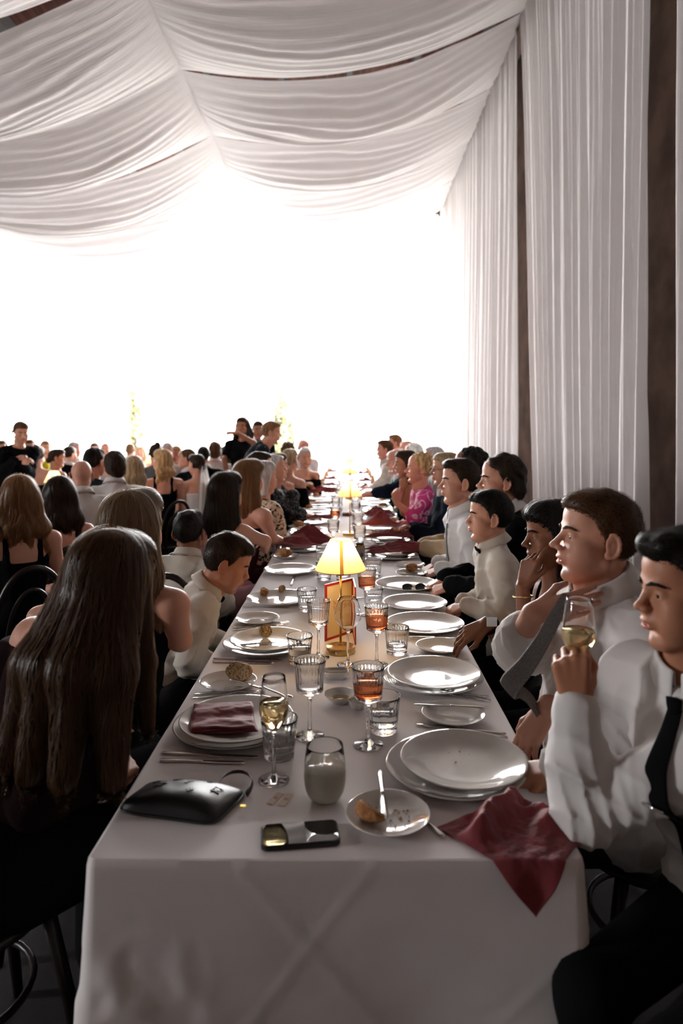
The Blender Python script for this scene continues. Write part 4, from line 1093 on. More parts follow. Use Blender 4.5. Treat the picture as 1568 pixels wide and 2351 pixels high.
def nets(D, xs, ys, zs):
    S = D < 0
    c = np.zeros(tuple(n-1 for n in D.shape), np.int8)
    for i in (0, 1):
        for j in (0, 1):
            for k in (0, 1): c += S[i:S.shape[0]-1+i, j:S.shape[1]-1+j, k:S.shape[2]-1+k]
    act = (c > 0) & (c < 8); I = np.argwhere(act)
    if len(I) == 0: return np.zeros((0, 3)), np.zeros((0, 4), int)
    ID = np.full(c.shape, -1, np.int32); ID[act] = np.arange(len(I))
    cv = {}
    for i in (0, 1):
        for j in (0, 1):
            for k in (0, 1): cv[(i, j, k)] = D[I[:, 0]+i, I[:, 1]+j, I[:, 2]+k]
    acc = np.zeros((len(I), 3)); cnt = np.zeros(len(I))
    keys = list(cv)
    for a in keys:
        for ax in range(3):
            if a[ax]: continue
            b = list(a); b[ax] = 1; b = tuple(b)
            da, db = cv[a], cv[b]; m = (da < 0) != (db < 0)
            t = np.where(m, da/np.where(m, da-db, 1), 0)
            P = np.tile(np.array(a, float), (len(I), 1)); P[:, ax] = t
            acc += P*m[:, None]; cnt += m
    acc /= cnt[:, None]
    V = np.stack([ax_[I[:, q]]+(ax_[np.minimum(I[:, q]+1, len(ax_)-1)]-ax_[I[:, q]])*acc[:, q] for q, ax_ in enumerate((xs, ys, zs))], 1)
    Fs = []
    m = S[:-1, 1:-1, 1:-1] != S[1:, 1:-1, 1:-1]; E = np.argwhere(m)+[0, 1, 1]
    q = np.stack([ID[E[:, 0], E[:, 1]-1, E[:, 2]-1], ID[E[:, 0], E[:, 1], E[:, 2]-1], ID[E[:, 0], E[:, 1], E[:, 2]], ID[E[:, 0], E[:, 1]-1, E[:, 2]]], 1)
    fl = S[E[:, 0], E[:, 1], E[:, 2]]; q[~fl] = q[~fl][:, ::-1]; Fs.append(q)
    m = S[1:-1, :-1, 1:-1] != S[1:-1, 1:, 1:-1]; E = np.argwhere(m)+[1, 0, 1]
    q = np.stack([ID[E[:, 0]-1, E[:, 1], E[:, 2]-1], ID[E[:, 0]-1, E[:, 1], E[:, 2]], ID[E[:, 0], E[:, 1], E[:, 2]], ID[E[:, 0], E[:, 1], E[:, 2]-1]], 1)
    fl = S[E[:, 0], E[:, 1], E[:, 2]]; q[~fl] = q[~fl][:, ::-1]; Fs.append(q)
    m = S[1:-1, 1:-1, :-1] != S[1:-1, 1:-1, 1:]; E = np.argwhere(m)+[1, 1, 0]
    q = np.stack([ID[E[:, 0]-1, E[:, 1]-1, E[:, 2]], ID[E[:, 0], E[:, 1]-1, E[:, 2]], ID[E[:, 0], E[:, 1], E[:, 2]], ID[E[:, 0]-1, E[:, 1], E[:, 2]]], 1)
    fl = S[E[:, 0], E[:, 1], E[:, 2]]; q[~fl] = q[~fl][:, ::-1]; Fs.append(q)
    Fq = np.concatenate(Fs); Fq = Fq[(Fq >= 0).all(1)]
    return V, Fq
def surface(field, h, fine=(), post=None, margin=.03):
    """fine: [(lo3, hi3, h)]; post(D, X, Y, Z) edits the field (cuts, creases)"""
    lo, hi = field.bounds(margin)
    ax = [axis(lo[q], hi[q], h, [(f[0][q], f[1][q], f[2]) for f in fine]) for q in range(3)]
    D = field.eval(*ax)
    if post is not None: D = post(D, ax[0][:, None, None], ax[1][None, :, None], ax[2][None, None, :]).astype(np.float32)
    return nets(D, *ax)
def smax(a, b, k):
    h = np.clip(.5-.5*(a-b)/k, 0, 1); return a*(1-h)+b*h+k*h*(1-h)
def unit(v): v = np.array(v, float); return v/(np.linalg.norm(v)+1e-12)
def rot_to(yaw, pitch=0.0, roll=0.0):
    """columns right, forward, up; yaw in degrees from +X, pitch up positive"""
    a, p, r = map(math.radians, (yaw, pitch, roll))
    f = np.array([math.cos(a)*math.cos(p), math.sin(a)*math.cos(p), math.sin(p)])
    rt = np.array([math.sin(a), -math.cos(a), 0.0]); u = np.cross(rt, f)
    rt2 = rt*math.cos(r)+u*math.sin(r); u2 = -rt*math.sin(r)+u*math.cos(r)
    return np.stack([rt2, f, u2], 1)

def head_field(Fd, C, R, s=1.0, sex='m', face=1.0, nose=1.0, jaw=1.0, open_mouth=0.0):
    t = lambda *p: C+R @ (np.array(p)*s)
    el = lambda c, r, k=.012, sub=False: Fd.el(t(*c), np.array(r)*s, R, k*s, sub)
    rc = lambda a, b, ra, rb, k=.012, sub=False: Fd.rc(t(*a), t(*b), ra*s, rb*s, k*s, sub)
    el((0, -.014, .030), (.0735, .094, .084), .01)
    el((0, .026, -.022), (.060, .060, .080), .02)
    el((0, .050, .055), (.056, .040, .050), .02)                                    # forehead
    jw = .050*jaw
    for q in (-1, 1):
        rc((q*jw, -.004, -.058), (q*.020*jaw, .062, -.100), .017, .016, .02)        # jaw line
        el((q*.040, .056, -.020), (.024, .024, .024), .018)                         # cheekbone
        el((q*.034, .060, -.055), (.024, .022, .030), .018)
        el((q*.036, .040, -.048), (.031, .036, .042), .022)
    el((0, .068, -.101), (.021, .020, .017), .016)                                  # chin
    rc((-.028, .079, .023), (.028, .079, .023), .0105 if sex == 'm' else .008, .0105 if sex == 'm' else .008, .016)
    for q in (-1, 1):
        el((q*.031, .097, .004), (.016, .014, .0125), .014, True)
        el((q*.031, .0715, .003), (.0155, .0145, .0135), .006)
        if face: el((q*.031, .088, .0025), (.0125, .012, .0042), .0025, True)
    n = nose
    rc((0, .084, .016), (0, .090+.016*n, -.018), .0072, .0092, .012)
    el((0, .096+.016*n, -.0235), (.0105, .011, .0088), .008)
    for q in (-1, 1):
        el((q*.0125, .097+.004*n, -.028), (.0078, .0105, .0075), .006)
        el((q*.006, .102+.008*n, -.0335), (.0032, .0045, .003), .003, True)
    el((0, .086, -.052), (.026, .014, .022), .014)                                  # mouth mound
    el((0, .0955, -.0535), (.021, .0085, .0052), .004)
    el((0, .0935, -.0655-.004*open_mouth), (.0185, .0090, .0062), .004)
    el((0, .104, -.0590-.002*open_mouth), (.022, .012, .0011+.0028*open_mouth), .0022, True)
    el((0, .092, -.080), (.016, .010, .005), .008, True)
    for q in (-1, 1):                                                               # ears
        c = np.array([q*.0765, -.006, -.006])
        for k in range(9):
            a0, a1 = -2.3+k*.52, -2.3+(k+1)*.52
            f = lambda a: c+np.array([q*(.006+.004*math.cos(a)), -.018*math.cos(a)*1.0-.004, .030*math.sin(a)])
            if k < 8: rc(f(a0), f(a1), .0042, .0042, .004)
        el(c+np.array([q*.004, -.003, .002]), (.0055, .0165, .0275), .005)
        el(c+np.array([q*.002, .006, -.026]), (.0048, .008, .010), .005)
        el(c+np.array([q*.0115, .001, .000]), (.0045, .0075, .012), .004, True)
def neck_field(Fd, C, R, N, s=1.0, thick=1.0):
    a = C+R @ (np.array([0, -.022, -.05])*s); b = N+np.array([0, 0, -.01])
    Fd.rc(a, b, .054*s*thick, .060*s*thick, .025)
    Fd.rc(C+R @ (np.array([0, .03, -.085])*s), N+R @ (np.array([0, .03, -.015])*s), .030*s, .042*s*thick, .025)

def hand_field(Fd, w, d, n, side, curl=.5, s=1.0, spread=1.0, thumb=.5, grow=0.0, curls=None):
    """w wrist, d towards the fingers, n out of the back of the hand; side +1 right hand, -1 left"""
    d = unit(d); n = unit(np.array(n)-np.dot(n, d)*d); l = np.cross(n, d)*side
    w = np.array(w, float)
    P = lambda a, b, c: w+(d*a+l*b+n*c)*s
    kx = [.029, .010, -.009, -.027]; ln = [(.042, .025, .021), (.046, .029, .022), (.042, .027, .021), (.033, .021, .019)]; kd = [.092, .095, .090, .081]
    for i in range(4):
        Fd.rc(P(.004, kx[i]*.55, -.002), P(kd[i], kx[i], 0), .0135*s, .0112*s, .010*s)
        cu = curls[i] if curls is not None else curl*(1+.08*i)
        a = 0.0; p = np.array([kd[i], kx[i]]); z = 0.0; sp = (kx[i]/.03)*.10*spread
        pts = [P(kd[i], kx[i], 0)]; x, zz, yy = kd[i], 0.0, kx[i]
        for q, L in enumerate(ln[i]):
            a += cu*(.85, 1.15, .75)[q]; x += L*math.cos(a); zz -= L*math.sin(a); yy += L*sp*math.cos(a)
            pts.append(P(x, yy, zz))
        rr = [.0096*s, .0088*s, .0078*s, .0066*s]
        if i == 3: rr = [q*.86 for q in rr]
        Fd.chain(pts, rr, .0035*s)
    Fd.rc(P(.012, .018, -.006), P(.045, .033, -.012), .0150*s, .0130*s, .010*s)
    t0 = P(.045, .033, -.012); tb = thumb
    t1 = P(.045+.034*(1-.3*tb), .033+.026*(1-.75*tb), -.012-.022*tb); t2 = P(.045+.062*(1-.25*tb), .033+.034*(1-1.2*tb), -.012-.034*tb)
    Fd.chain([t0, t1, t2], [.0122*s, .0102*s, .0085*s], .006*s)

def ik(S, Wt, L1, L2, pole):
    S, Wt, pole = map(lambda v: np.array(v, float), (S, Wt, pole)); v = Wt-S; D = np.linalg.norm(v); dmax = (L1+L2)*.995
    if D > dmax: Wt = S+v*dmax/D; D = dmax; v = Wt-S
    u = v/D; a = (L1*L1-L2*L2+D*D)/(2*D); hh = math.sqrt(max(L1*L1-a*a, 1e-6)); q = pole-np.dot(pole, u)*u; q /= np.linalg.norm(q)+1e-9
    return S+u*a+q*hh, Wt

_skin = {}
def skin_mat(c, key):
    m = mat('skin_'+key, c, .48, spec=.4, sss=.0, attr='tone', bump=(220, .04)); return m
SK = {'fair': lin(206, 152, 128), 'tan': lin(176, 120, 92), 'brown': lin(132, 84, 60), 'pink': lin(214, 150, 132)}
HAIRC = {'black': (.010, .008, .007), 'dark': (.022, .013, .008), 'brown': (.060, .030, .014), 'light_brown': (.16, .085, .038), 'blond': (.36, .23, .11), 'sandy': (.24, .17, .095), 'ash': (.15, .105, .062), 'grey': (.34, .32, .31), 'white': (.6, .58, .55), 'auburn': (.10, .038, .014)}
def hair_mat(key):
    return mat('hair_'+key, HAIRC[key], .55, spec=.14, bump=(90, .5, (1, 1, .12)), var=(tuple(q*1.9 for q in HAIRC[key]), 60, (1, 1, .06)))
def strand_mat(key):
    nm = 'hair_strand_'+key
    if nm in _m: return _m[nm]
    m = mat(nm, tuple(min(q*1.9, .8) for q in HAIRC[key]), .38, spec=.45); nt = m.node_tree
    t = nt.nodes.new('ShaderNodeBsdfTranslucent'); t.inputs[0].default_value = tuple(min(q*3.2, .9) for q in HAIRC[key])+(1,)
    mx = nt.nodes.new('ShaderNodeMixShader'); mx.inputs[0].default_value = .4
    out = nt.nodes['Material Output']; nt.links.new(nt.nodes['Principled BSDF'].outputs[0], mx.inputs[1]); nt.links.new(t.outputs[0], mx.inputs[2]); nt.links.new(mx.outputs[0], out.inputs[0])
    return m
def cloth_mat(key, col, rough=.8, **kw):
    dk = max(col[:3]) < .04
    return mat('cloth_'+key, col, .95 if dk else rough, spec=.06 if dk else .25, sheen=0.0 if dk else .15, **kw)
CL = {
 'white': lambda: cloth_mat('white_shirt', (.66, .635, .62), bump=(500, .04)), 'cream': lambda: cloth_mat('cream_shirt', (.58, .53, .46), bump=(400, .06)),
 'black': lambda: cloth_mat('black', (.006, .006, .007), .75), 'navy': lambda: cloth_mat('navy', (.010, .014, .026), .8), 'wine_black': lambda: cloth_mat('wine_black', (.012, .004, .005), .85), 'dark_red': lambda: cloth_mat('deep_wine', (.035, .007, .010), .8),
 'beige': lambda: cloth_mat('beige', lin(190, 168, 136), .85), 'pink_print': lambda: print_mat('pink_print', lin(196, 60, 128), lin(232, 186, 208), 9), 'pink': lambda: cloth_mat('pink', lin(196, 140, 146)),
 'floral': lambda: print_mat('floral', lin(214, 190, 160), lin(48, 40, 40), 26), 'dark_print': lambda: print_mat('dark_print', (.010, .010, .013), (.10, .11, .13), 34), 'lilac': lambda: cloth_mat('lilac', lin(164, 130, 178)),
 'teal': lambda: cloth_mat('teal', lin(70, 158, 136)), 'peach': lambda: cloth_mat('peach', lin(208, 160, 136)), 'charcoal': lambda: cloth_mat('charcoal_shirt', (.020, .023, .028), .8), 'grey': lambda: cloth_mat('grey', (.10, .10, .105), .8),
 'blue': lambda: cloth_mat('light_blue', lin(110, 180, 210)), 'yellow': lambda: cloth_mat('yellow', lin(214, 196, 30)), 'pale_grey': lambda: cloth_mat('pale_grey', (.42, .41, .42)),
}
def print_mat(name, a, b_, scale):
    if name in _m: return _m[name]
    m = mat(name, a, .75, spec=.25); nt = m.node_tree; bs = nt.nodes['Principled BSDF']
    tc = nt.nodes.new('ShaderNodeTexCoord'); n = nt.nodes.new('ShaderNodeTexNoise'); n.inputs['Scale'].default_value = scale; n.inputs['Detail'].default_value = 1.0; n.inputs['Distortion'].default_value = 1.6
    r = nt.nodes.new('ShaderNodeValToRGB'); e = r.color_ramp.elements
    e[0].position = .54; e[0].color = tuple(a[:3])+(1,); e[1].position = .57; e[1].color = tuple(b_[:3])+(1,)
    if name != 'pink_print': pass
    else:
        x = r.color_ramp.elements.new(.61); x.color = tuple(b_[:3])+(1,); y = r.color_ramp.elements.new(.64); y.color = tuple(a[:3])+(1,)
    nt.links.new(tc.outputs['Object'], n.inputs['Vector']); nt.links.new(n.outputs['Fac'], r.inputs[0]); nt.links.new(r.outputs[0], bs.inputs['Base Color'])
    return m

def local(C, R, X, Y, Z, s=1.0):
    x, y, z = X-C[0], Y-C[1], Z-C[2]
    return [(x*R[0, i]+y*R[1, i]+z*R[2, i])/s for i in range(3)]
def add_mesh(name, V, Fq, m, parent, origin):
    me = mesh_np(name, V-np.array(origin), Fq); return link(name, me, m, parent)
def strands(V, Nn, count, length, flow, width, seed, lift=.0015, steps=7, wild=.12, weight=None):
    """fine locks that follow a hair surface; returns ribbon quads. flow(P, N) -> direction"""
    from mathutils.kdtree import KDTree
    r = np.random.default_rng(seed)
    kd = KDTree(len(V))
    for i, p in enumerate(V): kd.insert(p, i)
    kd.balance()
    pw = None if weight is None else weight/weight.sum()
    idx = r.choice(len(V), count, p=pw); P = V[idx].copy(); Nc = Nn[idx].copy()
    Ls = length*(.5+r.random(count)); wob = r.normal(0, wild, (count, 3)); lf = lift*(.3+r.random(count)**2*2.4)
    rows_l, rows_r = [], []
    for k in range(steps+1):
        d = flow(P, Nc)+wob; d -= (d*Nc).sum(1, keepdims=True)*Nc; d /= np.linalg.norm(d, axis=1, keepdims=True)+1e-9
        sd = np.cross(d, Nc); wd = width*(.35+.65*math.sin(PI*(.12+.85*k/steps)))
        rows_l.append(P-sd*wd+Nc*lf[:, None]); rows_r.append(P+sd*wd+Nc*lf[:, None])
        P = P+d*(Ls/steps)[:, None]
        for i in range(count):
            q, j, dist = kd.find(P[i]); nrm = Nn[j]; P[i] -= nrm*min(max(np.dot(P[i]-V[j], nrm), -.02), .02)*.8; Nc[i] = nrm
    n = steps+1
    A = np.stack(rows_l, 1); B = np.stack(rows_r, 1)                      # (count, n, 3)
    Vv = np.stack([A, B], 2).reshape(-1, 3)
    base = (np.arange(count)*n*2)[:, None]+np.arange(steps)[None]*2
    Fq = np.stack([base, base+1, base+3, base+2], -1).reshape(-1, 4)
    return Vv, Fq
def vnormals(V, Fq):
    a = np.cross(V[Fq[:, 2]]-V[Fq[:, 0]], V[Fq[:, 3]]-V[Fq[:, 1]]); N = np.zeros_like(V)
    for k in range(4): np.add.at(N, Fq[:, k], a)
    return N/(np.linalg.norm(N, axis=1, keepdims=True)+1e-12)

HAIRLINE_M = ([-.12, -.075, -.05, -.02, .0, .03, .055, .07, .085, .14], [-.075, -.060, -.040, -.016, .008, .018, .034, .060, .100, .16])
HAIRLINE_F = ([-.30, -.15, -.10, -.06, -.02, .02, .05, .07, .085, .14], [.30, .08, .014, .012, .014, .024, .052, .088, .12, .17])
def hair(parent, origin, C, R, s, kind, key, h, near=False, seed=1, length=.30, spreadw=.075, N=None, fwd=0.0, front=False, hero=0, ends=None, top=1.0, wavy=0.0, hback=0.0):
    Fd = Field(); t = lambda *p: C+R @ (np.array(p)*s)
    m = hair_mat(key); amp = .0016
    if kind == 'bald_ring':
        Fd.el(t(0, -.018, .012), np.array((.077, .096, .074))*s, R)
    elif kind in ('short', 'quiff', 'buzz'):
        tt = {'short': 1.0, 'quiff': 1.25, 'buzz': .45}[kind]*top
        Fd.el(t(0, -.014, .034), np.array((.0735+.0045*tt+.001, .094+.009*tt, .084+.016*tt))*s, R)
        if kind == 'quiff': Fd.el(t(0, .060, .104), np.array((.050, .034, .024))*s, R, .03*s)
        if kind == 'short': Fd.el(t(0, .045, .092), np.array((.052, .045, .026))*s, R, .03*s)
        amp = .0028 if kind != 'buzz' else .0007
    elif kind in ('curly', 'wavy_short'):
        Fd.el(t(0, -.018, .032), np.array((.088, .108, .106))*s, R)
        if kind == 'wavy_short':
            Fd.el(t(0, -.055, -.035), np.array((.080, .066, .072))*s, R, .03); amp = .006
        else: amp = .007
    elif kind == 'bun':
        Fd.el(t(0, -.016, .031), np.array((.0785, .100, .092))*s, R); Fd.ball(t(0, -.105, .035) if ends is None else t(*ends), .036*s, .015*s)
    elif kind == 'low_bun':
        Fd.el(t(0, -.016, .031), np.array((.0785, .100, .092))*s, R); Fd.ball(t(0, -.10, -.035), .038*s, .02*s)
    elif kind == 'ponytail':
        Fd.el(t(0, -.016, .031), np.array((.0785, .100, .092))*s, R)
        Fd.chain([t(0, -.09, .01), t(0, -.12, -.04), t(.01, -.11, -.14), t(.0, -.10, -.22)], [.02*s, .026*s, .022*s, .008*s], .02*s)
    elif kind == 'bob':
        Fd.el(t(0, -.018, .030), np.array((.086, .106, .098))*s, R)
        for q in (-1, 1): Fd.rc(t(q*.058, -.03, 0), t(q*.062, -.03, -.10), .040*s, .030*s, .03*s)
        Fd.rc(t(0, -.065, 0), t(0, -.062, -.105), .052*s, .036*s, .03*s)
    elif kind == 'long':
        Fd.el(t(0, -.016, .031), np.array((.085, .104, .095))*s, R)
        down = np.array([0, 0, -1.0]); fz = R[:, 1].copy(); fz[2] = 0; fz = unit(fz); rz = np.array([fz[1], -fz[0], 0])
        back = -fz
        for q in (-1, -.33, .33, 1):
            a = t(q*.052, -.058+.03*abs(q), 0); mid = a+down*length*.45+rz*q*spreadw*.35+back*(.030-.012*abs(q)+.6*hback)+fz*fwd*.4
            b = a+down*length+rz*q*spreadw*.62+back*(.022-.03*abs(q)+hback)+fz*fwd+(rz*.0)
            Fd.chain([a, mid, b], [.045*s, .042*s, .020*s], .03*s)
        if front:
            for q in (-1, 1):
                a = t(q*.064, .012, .01); Fd.chain([a, a+down*length*.5+rz*q*.02+fz*(.03+fwd), a+down*length*.9+rz*q*.035+fz*(.05+1.6*fwd)], [.022*s, .020*s, .010*s], .02*s)
        amp = .0034
    if kind in ('long', 'bob', 'bun', 'ponytail', 'low_bun'): Fd.el(t(0, .040, .072), np.array((.068, .056, .052))*s, R, .02*s)
    hl = HAIRLINE_F if kind in ('long', 'bob', 'bun', 'ponytail', 'low_bun') else HAIRLINE_M
    sgn = seed*1.37
    def post(D, X, Y, Z):
        x, y, z = local(C, R, X, Y, Z, s)
        g = np.interp(z, *hl)
        if kind == 'bald_ring': D = np.maximum(D, (z-.030)*s)
        if front: g = g+.09*np.clip((.06-z)/.1, 0, 1)
        D = smax(D, ((y-g)*.75-.004*np.sin(np.abs(x)*90))*s, .006)
        if kind in ('short', 'quiff', 'buzz', 'bald_ring', 'curly'):
            lowz = -.088 if kind != 'buzz' else -.075
            D = np.maximum(D, (lowz-z)*s)
        ang = np.arctan2(x, -y-.02)
        if kind == 'long':
            st_ = np.sin(ang*34+3*np.sin(z*9+sgn)+2*np.sin(ang*7+sgn))*.6+np.sin(ang*71+5*np.sin(z*6+sgn))*.4
            D = D+amp*st_*(.3+.7*np.clip(.08-z, 0, .2)/.2)
            if wavy: D = D+wavy*np.clip((.03-z)/.15, 0, 1)*(np.sin(z*48+ang*5+2*np.sin(ang*4+sgn))+.5*np.sin(z*83-ang*9))
            D = np.maximum(D, ((.0+C[2]-length*1.10*s+.03*np.sin(ang*5+sgn)+.018*np.sin(ang*17+2*sgn))-(Z+0*X+0*Y)))
        elif kind in ('curly', 'wavy_short'):
            f = 95 if kind == 'curly' else 60
            D = D+amp*(np.sin(x*f+2*np.sin(z*f*.6+sgn))*np.sin(z*f*1.1+2*np.sin(y*f*.7))*.6+.5*np.sin(y*f*1.3+1.5*np.sin(x*f*.8+z*f*.5)))
        else:
            D = D+amp*np.sin(x*75+2*np.sin(y*40+sgn))*np.sin(y*34+z*50+sgn)
        return D
    V, Fq = surface(Fd, h, post=post)
    o = add_mesh('hair', V, Fq, m, parent, origin)
    if hero:
        Nv = vnormals(V, Fq); crown = t(0, -.03, .12)
        if kind == 'long':
            def flow(P, Nn):
                d = P-crown; w_ = np.clip((C[2]+.05*s-P[:, 2])/(.10*s), 0, 1)[:, None]; d[:, 2] *= .6
                return unit_rows(d)*(1-w_)+np.array([0, 0, -1.0])*w_
            Vs, Fs = strands(V, Nv, hero, .17, flow, .0009, seed, lift=.0036, wild=.15, steps=9)
        else:
            back = -R[:, 1]*.6+np.array([0, 0, -.5])
            fw = R[:, 1]
            def flow(P, Nn):
                x, y, z = local(C, R, P[:, 0], P[:, 1], P[:, 2], s)
                w_ = smoothstep(.02, .09, z)[:, None]
                topd = (fw*(.9 if kind == 'quiff' else .55)+R[:, 0]*.35)[None]; return topd*w_+back[None]*(1-w_)+Nn*.0
            Vs, Fs = strands(V, Nv, hero, .030, flow, .0008, seed, lift=.0024, wild=.30, steps=4)
        lo = link('loose_strands', mesh_np('loose_strands', Vs-np.array(origin), Fs), strand_mat(key), o)
    return o
def unit_rows(a): return a/(np.linalg.norm(a, axis=1, keepdims=True)+1e-9)

def eyes(parent, origin, C, R, s, col=(.10, .06, .03), look=(0, 0)):
    white = mat('eye_white', (.42, .40, .38), .25); iris = mat('eye_iris_%d' % int(col[0]*1000), col, .1); 
    for q in (-1, 1):
        bm = bmesh.new(); bmesh.ops.create_uvsphere(bm, u_segments=24, v_segments=16, radius=.0122*s)
        me = bpy.data.meshes.new('eye'); bm.to_mesh(me); bm.free()
        me.materials.append(white); me.materials.append(iris)
        for p in me.polygons: p.use_smooth = True; p.material_index = 1 if p.center.z > .0122*s*.86 else 0
        # sphere pole (+Z) looks along the gaze
        g = unit(R[:, 1]+R[:, 0]*look[0]+R[:, 2]*look[1]); u = unit(R[:, 2]-np.dot(R[:, 2], g)*g); x = np.cross(u, g)
        M = Matrix(((x[0], u[0], g[0], 0), (x[1], u[1], g[1], 0), (x[2], u[2], g[2], 0), (0, 0, 0, 1)))
        c = C+R @ (np.array([q*.031, .0712, .003])*s)-np.array(origin)
        o = link('eye', me, None, parent); o.matrix_local = Matrix.Translation(Vector(c)) @ M
def brows(parent, origin, C, R, s, key):
    b = MB()
    for q in (-1, 1):
        pts = [C+R @ (np.array(p)*s)-np.array(origin) for p in ((q*.011, .0935, .0235), (q*.024, .0915, .0280), (q*.038, .0835, .0280), (q*.050, .0720, .0230))]
        b.tube(pts, [.0036*s, .0046*s, .0040*s, .0016*s], 8, flat=1.0)
    b.build('eyebrows', hair_mat(key), parent)

def chair(x, y, yaw, label, seat=.455):
    t = empty('bentwood_chair', (x, y, 0), math.radians(yaw)-PI/2); tag(t, label, 'chair', 'dark bentwood chairs')   # local +Y = sitting direction
    if 'c0' in _gm:
        for nm, me in _gm['c0']: link(nm, me, parent=t)
        return t
    L = []
    def add(nm, mb): me = mb.mesh(nm); me.materials.append(m_wood); L.append((nm, me)); link(nm, me, parent=t)
    b = MB(); b.lathe([(0, seat-.03), (.19, seat-.03), (.205, seat-.022), (.207, seat-.006), (.20, seat), (.17, seat-.004), (0, seat-.006)], 40); add('seat', b)
    for sx in (-1, 1):
        b = MB(); b.tube([(sx*.14, .14, seat-.02), (sx*.165, .18, .22), (sx*.19, .21, 0)], [.018, .016, .013], 10); add('leg', b)
    ha = [(-.19, -.24, 0), (-.175, -.19, .25), (-.168, -.165, seat)]
    arch = [(-.168*math.cos(a)*(1.12-.12*abs(math.cos(a))), -.165-.075*(math.sin(a)), seat+.43*math.sin(a)**.75) for a in np.linspace(0, PI, 25)]
    P = np.array(ha+arch[1:-1]+[(.168, -.165, seat), (.175, -.19, .25), (.19, -.24, 0)])
    for _ in range(2): P[1:-1] = .5*P[1:-1]+.25*(P[:-2]+P[2:])
    b = MB(); b.tube(P, .0155, 10); add('back_hoop', b)
    arch2 = np.array([(-.105*math.cos(a), -.168-.062*math.sin(a), seat-.01+.33*math.sin(a)**.7) for a in np.linspace(0, PI, 21)])
    b = MB(); b.tube(arch2, .011, 8); add('inner_hoop', b)
    ring = [(.165*math.cos(a), .165*math.sin(a)-.01, .25) for a in np.linspace(0, 2*PI, 33)]
    b = MB(); b.tube(ring, .009, 8, cap=False); add('leg_ring', b)
    _gm['c0'] = L
    return t

